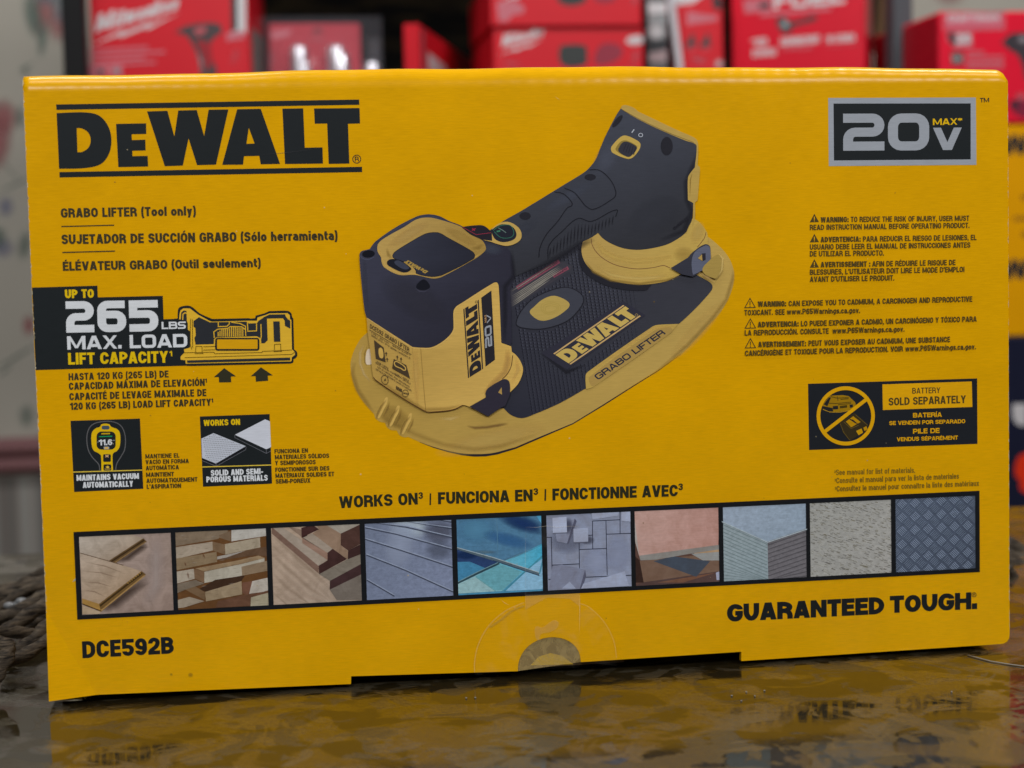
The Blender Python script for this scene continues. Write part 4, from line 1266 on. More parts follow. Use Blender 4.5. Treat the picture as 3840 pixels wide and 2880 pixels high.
ink.ribbon(Q3((765, 285), (790, 620), (818, 940)), Q3.w(9), P(160, 128, 70)); ink.ribbon(Q3((678, 285), (700, 560), (735, 900)), Q3.w(5), P(170, 138, 78))
ink.soft(Q3((300, 610), (520, 760), (800, 930), (1050, 920), (1200, 865)), Q3.w(60), T3, .45)
ink.soft(Q3((1640, 300), (1670, 420), (1640, 540), (1500, 680), (1440, 780)), Q3.w(90), P(184, 150, 92), .6)
ink.soft(Q3((1740, 400), (1775, 520), (1720, 660)), Q3.w(60), P(206, 176, 108), .7)
ink.ribbon(Q3(*curve([(275, 590), (300, 620), (520, 770), (820, 947), (900, 949), (1050, 936), (1130, 916), (1200, 881)])), Q3.w(6), P(74, 44, 34))
ink.ribbon(Q3(*curve([(1718, 365), (1702, 480), (1660, 560), (1610, 612)])), Q3.w(7), P(60, 36, 32))
ink.ribbon(Q1(*curve([(215, 1200), (680, 1502), (760, 1510), (875, 1508), (965, 1468), (1056, 1396), (1108, 1325), (1113, 1250), (1113, 1135), (1138, 1085), (1195, 1048), (1525, 838)])), Q1.w(5), P(216, 184, 116))
# marks on the body
logo(ink, P(40, 38, 42), Vector(Q3.one(1412, 505)), Vector(Q1.one(1366, 1005)) - Vector(Q3.one(1412, 505)), qv(Q3, (1412, 505), (1256, 602)))
ink.poly(Q1((1392, 985), (1497, 910)) + Q3((1535, 410), (1437, 482)), P(38, 37, 42))
text(ink, Q1, '20', (1506, 1482), (1498, 1262), 60, GRY, .27, up=(-72, 26), bar=.24, r=.2, euro=True)
text(ink, Q1, 'V', (1496, 1240), (1490, 1150), 40, GRY, .3, up=(-44, 12))
text(ink, Q1, 'MAX', (1448, 1238), (1444, 1160), 20, P(190, 150, 110), .24, up=(-20, 5))
ink.ribbon(Q1(*ellipse(1340, 1028, 10, 12)), Q1.w(4), P(60, 50, 40), True)
# rating plate on the body
LBL = P(62, 52, 40)
text(ink, Q3, 'DCE592 GRABO LIFTER', (238, 82), (645, 330), 45, LBL, .17, up=(4, -44))
ink.ribbon(Q3((235, 100), (670, 358)), Q3.w(5), LBL)
for s_, a, c in (('TYPE 1  20V MAX', (250, 138), (440, 250)), ('SERVICE CLASS: 1', (470, 268), (655, 372)), ('WEIGHT 3.5 lb / 1.6 kg', (252, 165), (440, 277)), ('DESIGN CATEGORY: B', (450, 290), (655, 404)),
                 ('170lb / 80kg', (308, 438), (428, 505)), ('265lb / 120kg', (490, 560), (640, 635)), ('READ MANUAL FOR SAFETY DETAILS', (297, 448), (660, 670)), ('LEA EL MANUAL POR SEGURIDAD', (316, 490), (648, 700)), ('DETAILS DE SECURITE DANS LE MANUEL', (300, 514), (672, 742))):
    text(ink, Q3, s_, a, c, 18, P(84, 70, 48), .17, up=(2, -17))
ink.poly(Q3((282, 205), (382, 285), (402, 436), (300, 398)), LBL); ink.poly(cv(Q3, (330, 300), (352, 285), (372, 310), (374, 390), (340, 385)), T1)
ink.poly(Q3((486, 402), (616, 466), (655, 605), (470, 500)), LBL); ink.ribbon(cv(Q3, (500, 430), (540, 440), (605, 490), (600, 520), (560, 500), (500, 470)), Q3.w(10), T1, True)
for x, y in ((408, 335), (418, 395), (523, 372), (562, 392)):
    ink.ribbon(Q3((x, y + 35), (x, y)), Q3.w(7), LBL); ink.poly(Q3((x - 13, y + 10), (x, y - 8), (x + 13, y + 14)), LBL)
ink.ribbon(Q3(*ellipse(393, 617, 34, 48, -15)), Q3.w(5), LBL, True); text(ink, Q3, 'A', (382, 628), (408, 632), 26, LBL, .2)
text(ink, Q3, 'NOM', (510, 715), (570, 748), 38, LBL, .22, up=(0, -36)); ink.ribbon(Q3(*ellipse(606, 757, 32, 36)), Q3.w(5), LBL, True); text(ink, Q3, 'ANCE', (580, 760), (640, 775), 18, LBL, .22)
# clips
ink.poly(cv(Q3, (1270, 896, 1), (1440, 800, 1), (1435, 755), (1462, 705), (1590, 625), (1640, 610), (1682, 640), (1690, 765, 1), (1640, 885, 1), (1580, 915, 1), (1462, 996, 1)), P(44, 42, 52))
ink.poly(Q3((1566, 748), (1602, 695), (1606, 772)), P(170, 140, 84))
ink.poly(cv(Q4, (1415, 402, 1), (1600, 290, 1), (1640, 240), (1770, 155), (1825, 185), (1815, 380, 1), (1700, 455, 1), (1645, 490, 1), (1530, 466, 1)), P(48, 49, 58))
ink.poly(cv(Q4, (1650, 262), (1775, 168), (1822, 192), (1812, 370), (1690, 452, 1), (1645, 465)), P(80, 84, 100))
ink.poly(Q4((1695, 302), (1742, 250), (1778, 248), (1778, 318), (1742, 332)), P(40, 40, 48)); ink.poly(Q4((1697, 300), (1740, 258), (1745, 328)), P(172, 146, 88))
# hollow at the far end of the rim
ink.poly(cv(Q4, (1745, 430), (1820, 320), (1900, 262), (1935, 290), (1935, 400), (1905, 490), (1870, 510)), P(166, 142, 80))
ink.soft(Q4((1900, 255), (1955, 300), (1945, 420), (1905, 505)), Q4.w(28), P(206, 182, 118), .9)
ink.soft(Q4((1690, 450), (1800, 500), (1880, 540)), Q4.w(40), P(186, 156, 106), .8)
ink.build('product_picture', carton)
P = _P
# ------------------------------------------------------------------ strip of ten surface photographs
strip_o = [G_.one(473, 122), F_.one(1923, 1527), I_.one(1923, 393), G_.one(505, 690)]
xs0, xs1 = (strip_o[0][0] + strip_o[3][0]) / 2, (strip_o[1][0] + strip_o[2][0]) / 2
zt0 = (strip_o[0][1] + strip_o[1][1]) / 2; zb0 = (strip_o[2][1] + strip_o[3][1]) / 2
it = (G_.one(510, 155)[1] + F_.one(1893, 1557)[1]) / 2; ib = (G_.one(537, 657)[1] + I_.one(1895, 372)[1]) / 2
cells = [(296, 640), (657, 997), (1016, 1348), (1367, 1692), (1711, 2029), (2048, 2363), (2379, 2693), (2710, 3021), (3036, 3340), (3357, 3656)]
yt = lambda x: 2010 - (x - 296) * (2010 - 1861) / (3656 - 296)
cells = [(at(a, yt(a), 0).x, at(c, yt(c), 0).x) for a, c in cells]
ink = Ink(40)
ink.poly([(xs0, zb0), (xs1, zb0), (xs1, zt0), (xs0, zt0)], P(28, 29, 31), [[(a, ib), (c, ib), (c, it), (a, it)] for a, c in cells])
strip = ink.build('photo_strip', carton)


_P = P


def P(r, g, b, a=1.0):
    "the strip is printed duller and cooler than the subjects themselves"
    return _P(r * .845, g * .875, b * .93, a)


def photo(i, base, draw, mats=None):
    ink = Ink()
    a, c = cells[i]; e = 0.0006
    g = base if isinstance(base, list) else [base, base]
    ink.poly([(a - e, ib - e), (c + e, ib - e), (c + e, it + e), (a - e, it + e)], g[0], grad=((a, it), g[0], (c, ib), g[1]))
    draw(ink)
    lim = lambda p: (min(max(p[0], a - e), c + e), p[1], min(max(p[2], ib - e), it + e))
    ink.v = [lim(p) for p in ink.v]
    ink.build('photo', strip, mats or [INK_PHO, INK_SOFT])


pq = lambda ink, sh, col, *p: ink.poly(sh(*p), col)
WOODS = [INK_WOOD, INK_SOFT]


def ds(r, g, b, t=.34):
    "paler, greyer timber, as the press left it"
    m = (r + g + b) / 3
    return P(*(v * (1 - t) + (m + 8) * t for v in (r, g, b)))


def p1(k):
    sh = S8
    k.soft(sh((600, 120), (640, 300), (640, 500), (600, 690)), sh.w(160), P(186, 166, 152), .5)
    k.soft(sh((330, 350), (430, 300), (530, 225), (575, 190)), sh.w(70), P(72, 56, 46), .75); k.soft(sh((240, 715), (330, 640), (450, 545), (570, 440)), sh.w(110), P(76, 60, 50), .8)
    k.poly(sh((60, 130), (430, 112), (548, 155), (292, 322), (80, 264)), P(182, 163, 142), grad=(sh.one(80, 130), P(188, 172, 152), sh.one(300, 300), P(168, 146, 122)))
    pq(k, sh, P(100, 76, 48), (548, 155), (575, 180), (345, 338), (292, 322)); k.ribbon(sh((552, 170), (310, 328)), sh.w(9), P(60, 44, 30)); k.ribbon(sh((566, 182), (335, 336)), sh.w(6), P(150, 118, 76))
    k.poly(sh((78, 262), (290, 322), (535, 398), (220, 640), (95, 600)), P(178, 152, 125), grad=(sh.one(100, 300), P(186, 164, 140), sh.one(300, 600), P(168, 140, 110)))
    k.ribbon(sh((78, 263), (290, 323), (400, 355)), sh.w(5), P(96, 74, 54))
    for t in ((100, 330, 430, 420), (95, 400, 380, 450), (98, 480, 340, 520), (98, 540, 280, 590)): k.soft(sh(t[:2], ((t[0] + t[2]) / 2, (t[1] + t[3]) / 2 - 14), t[2:]), sh.w(12), P(140, 112, 86), .5)
    pq(k, sh, P(112, 84, 48), (535, 398), (568, 422), (235, 700), (220, 640)); k.ribbon(sh((540, 412), (228, 655)), sh.w(13), P(64, 48, 30)); k.ribbon(sh((560, 428), (236, 690)), sh.w(9), P(168, 130, 78))
    for j in range(7): k.ribbon(sh((430 + j * 15, 480 - j * 12), (438 + j * 15, 490 - j * 12)), sh.w(6), P(170, 130, 66))
    pq(k, sh, P(162, 122, 64), (95, 600), (220, 640), (235, 700), (96, 636)); pq(k, sh, P(176, 150, 118), (96, 650), (232, 700), (222, 716), (96, 716)); k.ribbon(sh((96, 640), (232, 692)), sh.w(7), P(80, 58, 30))


def p2(k):
    sh = S8
    for col, pts in (((140, 110, 75), ((780, 110), (1155, 88), (1180, 100), (1100, 160), (780, 215))), ((190, 176, 152), ((1200, 95), (1470, 70), (1470, 135), (1200, 178))), ((128, 94, 60), ((1110, 130), (1195, 100), (1195, 178), (1110, 150))),
                     ((180, 152, 116), ((780, 222), (1060, 180), (1062, 245), (790, 308))), ((138, 98, 58), ((1060, 180), (1152, 200), (1152, 275), (1062, 245))), ((176, 150, 110), ((1152, 198), (1412, 148), (1415, 222), (1155, 275))),
                     ((150, 115, 70), ((785, 306), (1090, 255), (1095, 330), (790, 392))), ((168, 152, 130), ((1095, 290), (1300, 248), (1310, 265), (1095, 312))), ((110, 72, 42), ((1310, 245), (1470, 215), (1470, 290), (1380, 280), (1100, 320))),
                     ((165, 124, 74), ((930, 378), (1240, 320), (1400, 283), (1450, 300), (1275, 342), (1000, 400))), ((184, 166, 132), ((1000, 402), (1275, 345), (1445, 302), (1445, 335), (1275, 432), (1000, 486))), ((138, 94, 54), ((922, 380), (1000, 402), (998, 485), (928, 452))),
                     ((150, 115, 75), ((1275, 365), (1470, 320), (1470, 395), (1280, 432))), ((182, 158, 124), ((790, 402), (922, 380), (928, 455), (795, 490))), ((72, 44, 26), ((960, 532), (1080, 462), (1300, 430), (1275, 470), (1010, 550))),
                     ((166, 132, 86), ((1005, 552), (1275, 472), (1280, 570), (1012, 622))), ((130, 90, 50), ((860, 535), (920, 505), (1008, 555), (1002, 612))), ((126, 72, 44), ((1280, 482), (1362, 470), (1325, 582), (1282, 560))), ((188, 168, 140), ((1355, 472), (1475, 445), (1475, 540), (1328, 580))),
                     ((164, 138, 104), ((800, 612), (890, 588), (1000, 620), (850, 667), (800, 672))), ((116, 68, 40), ((1100, 620), (1300, 570), (1480, 545), (1480, 562), (1345, 590), (1340, 655), (1085, 668))), ((172, 152, 108), ((1345, 592), (1480, 556), (1480, 650), (1342, 660))), ((128, 104, 76), ((800, 492), (935, 462), (1000, 490), (860, 535), (800, 560)))):
        pq(k, sh, ds(*col), *pts)
    for j in range(60):
        x = 800 + (j * 97) % 650; y = 110 + (j * 61) % 540
        k.soft(sh((x, y), (x + 22, y - 4 + j % 3), (x + 46, y - 9)), sh.w(7), ds(118, 84, 52) if j % 3 else ds(200, 180, 150), .35)
    for q in (((870, 400), (890, 455)), ((980, 260), (1010, 300)), ((850, 330), (870, 360))): k.soft(sh(q[0], ((q[0][0] + q[1][0]) / 2, (q[0][1] + q[1][1]) / 2), q[1]), sh.w(16), P(110, 66, 40), .8)


def p3(k):
    sh = S8
    for j in range(7): k.soft(sh((1490, 130 + 72 * j), (1620, 240 + 72 * j), (1780, 380 + 72 * j), (1960, 540 + 72 * j)), sh.w(44), P(186, 160, 136) if j % 2 else P(160, 134, 110), .35)
    for col, pts in (((164, 146, 126), ((1500, 72), (1565, 65), (1925, 300), (1846, 360))), ((124, 96, 80), ((1500, 72), (1846, 360), (1846, 415), (1500, 120))), ((140, 116, 96), ((1620, 68), (1720, 90), (1720, 150), (1915, 310), (1925, 300))), ((72, 48, 44), ((1718, 78), (1800, 55), (1850, 88), (1720, 150))), ((160, 142, 122), ((1730, 150), (1800, 118), (1950, 232), (1912, 262))), ((150, 118, 98), ((1725, 152), (1912, 262), (1912, 316), (1725, 190))),
                     ((150, 122, 98), ((1830, 58), (1900, 55), (2010, 120), (2010, 205), (2065, 250), (2060, 310), (1950, 232), (1800, 118), (1850, 88))), ((162, 150, 132), ((1895, 52), (2160, 38), (2155, 55), (2010, 120))), ((82, 58, 50), ((2010, 120), (2158, 50), (2158, 195), (2065, 245), (2010, 205))), ((70, 48, 44), ((1912, 262), (1950, 232), (2055, 308), (1850, 420), (1846, 358), (1912, 318))),
                     ((66, 46, 43), ((2065, 245), (2158, 198), (2158, 272), (2062, 310))), ((128, 116, 100), ((1850, 420), (2062, 310), (2160, 272), (2160, 345), (1930, 470))), ((70, 50, 48), ((1930, 470), (2160, 345), (2165, 420), (1928, 535))), ((122, 110, 97), ((1928, 535), (2165, 420), (2170, 610), (1980, 612)))):
        pq(k, sh, P(*col), *pts)


def p4(k):
    sh = S9
    k.blob(sh(*ellipse(400, 160, 170, 120, 0)), P(190, 198, 212), .9); k.blob(sh(*ellipse(330, 300, 160, 260, 10)), P(158, 164, 178), .7)
    k.blob(sh(*ellipse(640, 200, 140, 100)), P(88, 88, 98), .7); k.blob(sh(*ellipse(640, 340, 120, 90)), P(92, 96, 108), .6)
    for q in (((60, 165), (300, 215), (740, 335)), ((60, 255), (350, 345), (745, 475)), ((70, 378), (380, 500), (750, 668)), ((75, 575), (290, 700)), ((95, 118), (380, 160), (740, 242)), ((330, 100), (740, 172)), ((590, 92), (735, 120))):
        k.ribbon(sh(*[(x, y - 9) for x, y in q]), sh.w(7), P(146, 152, 164)); k.ribbon(sh(*q), sh.w(9), P(70, 74, 86))


def p5(k):
    sh = S9
    pq(k, sh, P(82, 122, 146), (770, 70), (1445, 45), (1445, 300), (1110, 440), (780, 330))
    k.blob(sh(*ellipse(930, 180, 170, 120)), P(92, 142, 166), .8); k.blob(sh(*ellipse(1290, 130, 220, 70, 18)), P(36, 56, 96), .9); k.blob(sh(*ellipse(1180, 260, 220, 60, 14)), P(58, 104, 148), .6)
    pq(k, sh, P(86, 156, 182), (1392, 53), (1445, 48), (1445, 140)); k.ribbon(sh((1090, 70), (1100, 370)), sh.w(6), P(84, 120, 138))
    k.soft(sh((880, 360), (1000, 355), (1100, 345)), sh.w(40), P(100, 124, 132), .8)
    pq(k, sh, P(70, 128, 156), (778, 335), (1115, 440), (1000, 505), (790, 595)); pq(k, sh, P(48, 66, 100), (778, 335), (930, 380), (1110, 438), (1000, 480), (880, 430), (782, 432)); k.blob(sh(*ellipse(850, 380, 110, 34)), P(34, 52, 86), .8)
    k.poly(sh((1115, 440), (1445, 290), (1455, 400), (1290, 520), (1130, 660), (785, 680), (790, 600)), P(80, 158, 176), grad=(sh.one(1300, 350), P(72, 164, 186), sh.one(900, 650), P(150, 186, 182)))
    pq(k, sh, P(104, 160, 164), (925, 545), (1110, 445), (1290, 510), (1140, 655), (1080, 655)); pq(k, sh, P(150, 182, 178), (788, 605), (925, 548), (1082, 660), (788, 680)); pq(k, sh, P(136, 178, 196), (1295, 520), (1455, 400), (1460, 645), (1155, 660))
    k.ribbon(sh((1150, 660), (1310, 510), (1450, 385)), sh.w(11), P(72, 136, 150)); k.ribbon(sh((925, 548), (1082, 660)), sh.w(8), P(110, 160, 160)); k.soft(sh((1110, 438), (1250, 380), (1450, 290)), sh.w(26), P(96, 132, 146), .8)
    k.ribbon(sh((785, 595), (940, 520), (1110, 440)), sh.w(20), P(52, 74, 80)); k.ribbon(sh((785, 588), (940, 510), (1110, 432)), sh.w(5), P(120, 150, 150))
    k.ribbon(sh((775, 325), (1060, 408), (1425, 528)), [sh.w(14), sh.w(26), sh.w(24)], P(84, 98, 104)); k.ribbon(sh((775, 318), (1060, 396), (1425, 515)), sh.w(6), P(160, 172, 170)); k.ribbon(sh((1060, 420), (1425, 540)), sh.w(5), P(36, 62, 84)); k.ribbon(sh((1425, 525), (1450, 420)), sh.w(12), P(84, 140, 156))


def p6(k):
    sh = S9
    k.blob(sh(*ellipse(1640, 260, 160, 120)), P(112, 114, 128), .7); k.blob(sh(*ellipse(1870, 430, 130, 120)), P(162, 166, 182), .7); k.blob(sh(*ellipse(2040, 370, 110, 170)), P(156, 160, 176), .6)
    for q in (((1840, 112), (1842, 330)), ((1945, 108), (1955, 535)), ((2055, 30), (2056, 210)), ((1840, 112), (2055, 102)), ((1950, 215), (2150, 208)), ((1740, 335), (1950, 326)), ((1735, 280), (1738, 485)), ((1475, 240), (1522, 239)), ((1518, 240), (1525, 570)), ((1525, 457), (1735, 447)), ((1740, 226), (1842, 222)), ((1770, 552), (2155, 535)), ((1495, 570), (1525, 568))):
        k.ribbon(sh(*q), sh.w(6), P(52, 54, 66))
    pq(k, sh, P(86, 86, 100), (1640, 290), (1700, 92), (1716, 112), (1655, 285)); pq(k, sh, P(132, 134, 148), (1550, 210), (1640, 120), (1700, 95), (1640, 288), (1560, 270)); k.blob(sh(*ellipse(1800, 260, 60, 40)), P(80, 80, 92), .8); k.blob(sh(*ellipse(1650, 150, 40, 70)), P(78, 78, 92), .8)
    pq(k, sh, P(170, 174, 188), (1525, 88), (1636, 78), (1640, 200), (1530, 206)); pq(k, sh, P(160, 164, 178), (1690, 172), (1806, 164), (1806, 272), (1692, 278)); k.ribbon(sh((1692, 280), (1806, 276)), sh.w(7), P(100, 102, 114)); k.ribbon(sh((1530, 208), (1640, 204)), sh.w(8), P(100, 102, 114))
    pq(k, sh, P(126, 128, 142), (1525, 465), (1600, 452), (1782, 492), (1740, 650), (1500, 650)); pq(k, sh, P(92, 92, 106), (1782, 492), (1790, 540), (1760, 640), (1740, 640)); pq(k, sh, P(160, 164, 178), (1768, 602), (2090, 505), (2125, 620), (1750, 640)); pq(k, sh, P(150, 154, 168), (1600, 640), (1660, 585), (1710, 640)); pq(k, sh, P(158, 162, 176), (1830, 40), (2050, 28), (2040, 70), (1840, 100)); pq(k, sh, P(164, 168, 182), (2065, 28), (2150, 24), (2150, 118), (2065, 110))


def p7(k):
    sh = S10
    pq(k, sh, P(120, 94, 76), (75, 430), (590, 380), (590, 500), (110, 560)); pq(k, sh, P(88, 68, 62), (110, 560), (590, 490), (590, 580), (70, 580)); pq(k, sh, P(120, 84, 64), (200, 560), (560, 500), (360, 560)); pq(k, sh, P(160, 160, 172), (560, 500), (590, 490), (590, 545), (565, 545))
    pq(k, sh, P(72, 78, 86), (180, 430), (300, 400), (525, 430), (440, 525)); pq(k, sh, P(60, 44, 38), (62, 395), (95, 425), (120, 560), (62, 560))
    pq(k, sh, P(176, 142, 106), (425, 382), (590, 345), (590, 375), (480, 400)); pq(k, sh, P(150, 148, 140), (410, 385), (590, 372), (590, 425), (480, 425))
    k.poly(sh((55, 110), (590, 95), (575, 332), (92, 396)), P(188, 140, 124), grad=(sh.one(80, 120), P(190, 152, 136), sh.one(560, 320), P(184, 138, 122))); pq(k, sh, P(140, 134, 124), (92, 396), (580, 330), (580, 358), (400, 385), (200, 420), (100, 425)); pq(k, sh, P(176, 164, 152), (62, 150), (92, 396), (100, 425), (64, 300))


def p8(k):
    sh = S10
    k.poly(sh((590, 90), (1120, 70), (1115, 232), (875, 310), (595, 184)), P(150, 160, 170), grad=(sh.one(700, 100), P(156, 166, 174), sh.one(900, 300), P(146, 158, 166)))
    k.poly(sh((595, 184), (875, 310), (880, 545), (600, 560)), P(148, 157, 154), grad=(sh.one(600, 200), P(152, 161, 158), sh.one(860, 520), P(142, 153, 151))); pq(k, sh, P(114, 108, 107), (875, 310), (1115, 230), (1120, 540), (880, 545))
    for j in range(24): k.ribbon(sh((598, 205 + j * 22), (874, 328 + j * 21)), sh.w(5), P(122, 134, 131))
    for j in range(13): k.ribbon(sh((878, 330 + j * 27), (1118, 248 + j * 27)), sh.w(5), P(88, 84, 84))
    k.ribbon(sh((595, 188), (875, 314), (1115, 234)), sh.w(6), P(172, 180, 178))


def p9(k):
    sh = S10
    rnd = random.Random(3)
    z = k.z
    for j in range(900):
        x = rnd.uniform(1132, 1632); y = rnd.uniform(60, 520); l = rnd.uniform(6, 30)
        c = rnd.choice([(118, 110, 92), (100, 94, 84), (136, 126, 100), (192, 188, 178), (186, 180, 168), (142, 136, 122), (178, 170, 150)])
        k.z = z + j % 7
        k.veil(sh((x, y), (x + l, y + l * .3), (x + l * .9, y + l * .3 + rnd.uniform(2, 5)), (x - 1, y + rnd.uniform(2, 5))), P(*c, .5))
    k.z = z + 8


def p10(k):
    sh = S10
    for i in range(13):
        for j in range(12):
            x = 1655 + i * 40; y = 45 + j * 41 - i * 3.5
            if (i + j) % 2: continue
            a = i % 2
            for q in range(5):
                o = (q - 2) * 9.5
                if a: p = ((x - 15 + o * .75, y - 15 - o * .75), (x + 15 + o * .75, y + 15 - o * .75))
                else: p = ((x - 15 + o * .75, y + 15 + o * .75), (x + 15 + o * .75, y - 15 + o * .75))
                zz = k.z
                k.ribbon(sh(*[(u, w + 3) for u, w in p]), sh.w(5), P(44, 50, 58)); k.ribbon(sh(*p), sh.w(4.2), P(136, 145, 158) if a else P(112, 120, 132)); k.z = zz


photo(0, [P(170, 148, 132), P(150, 126, 110)], p1, WOODS)
photo(1, P(104, 70, 42), p2, WOODS)
photo(2, [P(182, 156, 130), P(172, 150, 128)], p3, WOODS)
photo(3, [P(112, 118, 132), P(128, 134, 152)], p4)
photo(4, P(80, 140, 165), p5)
photo(5, [P(132, 136, 150), P(146, 150, 164)], p6, [INK_MOT, INK_SOFT])
photo(6, P(96, 70, 60), p7, [INK_MOT, INK_SOFT])
photo(7, P(140, 150, 156), p8)
photo(8, [P(158, 154, 142), P(166, 160, 148)], p9)
photo(9, [P(84, 92, 104), P(70, 76, 86)], p10)

P = _P
# ------------------------------------------------------------------ clear tape, round seal, wear, painted corner light
film = mat('clear_film', (0.75, 0.74, 0.72), 0.22, 0.5, Alpha=0.075)
nt, N, L, b = nodes(film)
_n = noise(film, coord(film), 85, 4, 0.6, 0.6)
L.new(remap(film, _n, 0.50, 0.75, 0.004, 0.045, True), b.inputs['Alpha'])
haze_film = mat('hazy_film', (0.60, 0.44, 0.18), 0.25, 0.5, Alpha=0.32)
nt, N, L, b = nodes(haze_film)
L.new(remap(haze_film, noise(haze_film, coord(haze_film), 130, 4, 0.6, 1.5), 0.35, 0.7, 0.35, 0.62, True), b.inputs['Alpha'])


def sheet_obj(name, pts, y, m):
    loops = [[Vector((p[0], p[1], 0)) for p in pts]]
    return mesh_obj(name, [(p.x, y, p.y) for p in loops[0]], [t for t in tessellate_polygon(loops)], m, carton)


seal = H_(*[(862 + 0, 1050), (860, 980), (885, 860), (950, 740), (1060, 640), (1190, 580), (1330, 550), (1470, 560), (1600, 610), (1700, 710), (1760, 830), (1780, 950), (1783, 995), (1700, 985), (1550, 975), (1535, 1005), (1185, 1020), (1130, 1030), (925, 1040), (895, 1058)])
sheet_obj('clear_seal', seal, -0.0008, film)
sheet_obj('clear_tape', H_((1190, 96), (1545, 88), (1545, 560), (1540, 815), (1360, 812), (1190, 880)), -0.0010, film)
sheet_obj('seal_window', [(p[0], p[1]) for p in notch] , 0.0003, haze_film)
ink = Ink(130)
PALE = (0.8, 0.74, 0.6, 1)
z = ink.z
ink.veil(H_((1190, 535), (1540, 525), (1540, 610), (1480, 560), (1330, 552), (1190, 630)), (0.75, 0.58, 0.30, .16))
ink.veil(H_(*curve([(1258, 740), (1300, 745), (1345, 715), (1380, 698), (1405, 715), (1395, 750), (1350, 775), (1290, 790), (1275, 830), (1255, 800)], True)), (0.72, 0.56, 0.30, .17))
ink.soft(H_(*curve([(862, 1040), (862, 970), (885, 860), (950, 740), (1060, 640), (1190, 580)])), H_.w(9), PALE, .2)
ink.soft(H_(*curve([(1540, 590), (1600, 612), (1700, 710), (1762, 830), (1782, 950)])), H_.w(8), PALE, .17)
ink.soft(H_(*curve([(950, 750), (1040, 690), (1100, 640), (1190, 600)])), H_.w(26), (0.45, 0.33, 0.1, 1), .35)
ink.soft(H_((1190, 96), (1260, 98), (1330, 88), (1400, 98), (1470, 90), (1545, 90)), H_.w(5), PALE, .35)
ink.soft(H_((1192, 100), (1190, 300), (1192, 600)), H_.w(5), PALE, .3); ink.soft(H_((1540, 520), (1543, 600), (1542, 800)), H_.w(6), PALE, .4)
ink.build('seal_edges', carton)
ink = Ink(20)
rnd = random.Random(5)
for j in range(150):                                    # the rubbed left and lower edges
    zz = rnd.uniform(0.0, H - 0.004); l = rnd.uniform(0.0006, 0.004)
    ink.z = 20
    ink.veil([(0.0, zz), (rnd.uniform(0.0002, 0.0006), zz + l * .4), (0.0, zz + l)], (0.8, 0.72, 0.5, rnd.uniform(.2, .8)))
for j in range(90):
    zz = rnd.uniform(0.004, H * .98); l = rnd.uniform(0.0006, 0.006); ink.z = 20
    ink.veil([(W, zz), (W, zz + l), (W - rnd.uniform(0.0001, 0.0004), zz + l * .5)], (0.8, 0.74, 0.55, rnd.uniform(.2, .7)))
ink.z = 30
ink.soft(G_((400, 985), (440, 1040), (490, 1110), (530, 1170), (560, 1215)), G_.w(8), (0.95, 0.7, 0.15, 1), .35)
ink.blob(G_((328, 1000), (400, 1000), (470, 1110), (540, 1215), (430, 1216), (334, 1221), (326, 1120)), (0.92, 0.56, 0.04, 1), .55)  # lighter yellow painted in for light on the bent corner
ink.soft(G_((325, 1120), (331, 1222), (430, 1219), (540, 1213)), G_.w(16), (0.9, 0.82, 0.6, 1), .6)
ink.veil(G_((470, 452), (510, 405), (500, 440)), (0.5, 0.55, 0.45, .7)); ink.soft(G_((470, 455), (495, 425), (512, 402)), G_.w(9), (0.6, 0.65, 0.5, 1), .7)
ink.blob(G_(*ellipse(1235, 1055, 20, 18)), (0.3, 0.18, 0.02, 1), .5); ink.blob(G_(*ellipse(1110, 1052, 12, 10)), (0.3, 0.18, 0.02, 1), .5)
ink.soft(B_((1380, 625), (1400, 638), (1418, 648)), B_.w(5), (0.95, 0.75, 0.3, 1), .6); ink.soft(A_((1640, 1010), (1850, 990), (2080, 962)), A_.w(5), (0.06, 0.06, 0.07, 1), .8)
ink.soft(H_((1030, 566), (1060, 590), (1092, 603)), H_.w(5), (0.95, 0.75, 0.3, 1), .7)
for j in range(46):
    x = rnd.uniform(0.02, 0.40); zz = rnd.uniform(0.012, 0.24); r_ = rnd.uniform(0.0002, 0.0005); ink.z = 30
    ink.blob([(x + r_ * math.cos(t * .8), zz + r_ * math.sin(t * .8)) for t in range(8)], rnd.choice([(0.3, 0.18, 0.03, 1), (0.95, 0.8, 0.5, 1)]), .5)
tag(ink.build('scuffs_and_corner_light', carton), kind='stuff')
# ------------------------------------------------------------------ room behind: wall, shelf, boxes
FLOOR = -0.72
floor_m = mat('floor_boards', (0.10, 0.075, 0.055), 0.5, 0.4)
nt, N, L, b = nodes(floor_m)
L.new(mixc(floor_m, noise(floor_m, coord(floor_m, (2, 30, 1)), 3, 4), (0.07, 0.05, 0.035), (0.15, 0.11, 0.08)), b.inputs['Base Color'])
tag(mesh_obj('floor', [(-4, -3, FLOOR), (5, -3, FLOOR), (5, 3.2, FLOOR), (-4, 3.2, FLOOR)], [(0, 1, 2, 3)], floor_m), kind='structure')
YW = 2.05
paper = mat('wallpaper', (0.40, 0.37, 0.32), 0.75, 0.2)
nt, N, L, b = nodes(paper)
L.new(mixc(paper, noise(paper, coord(paper), 3, 3), (0.42, 0.395, 0.34), (0.50, 0.475, 0.415)), b.inputs['Base Color'])
zr0, zr1 = at(60, 1775, YW).z, at(60, 1640, YW).z
mb = MB(); mb.box(-4, 5, YW, YW + 0.1, zr0 - 0.005, 2.4)
wall = mb.build('wall', paper); tag(wall, kind='structure')
strip_m = mat('striped_wallpaper', (0.3, 0.28, 0.26), 0.75, 0.2)
nt, N, L, b = nodes(strip_m)
_t = N.new('ShaderNodeTexCoord'); _s = N.new('ShaderNodeSeparateXYZ'); L.new(_t.outputs['Object'], _s.inputs[0])
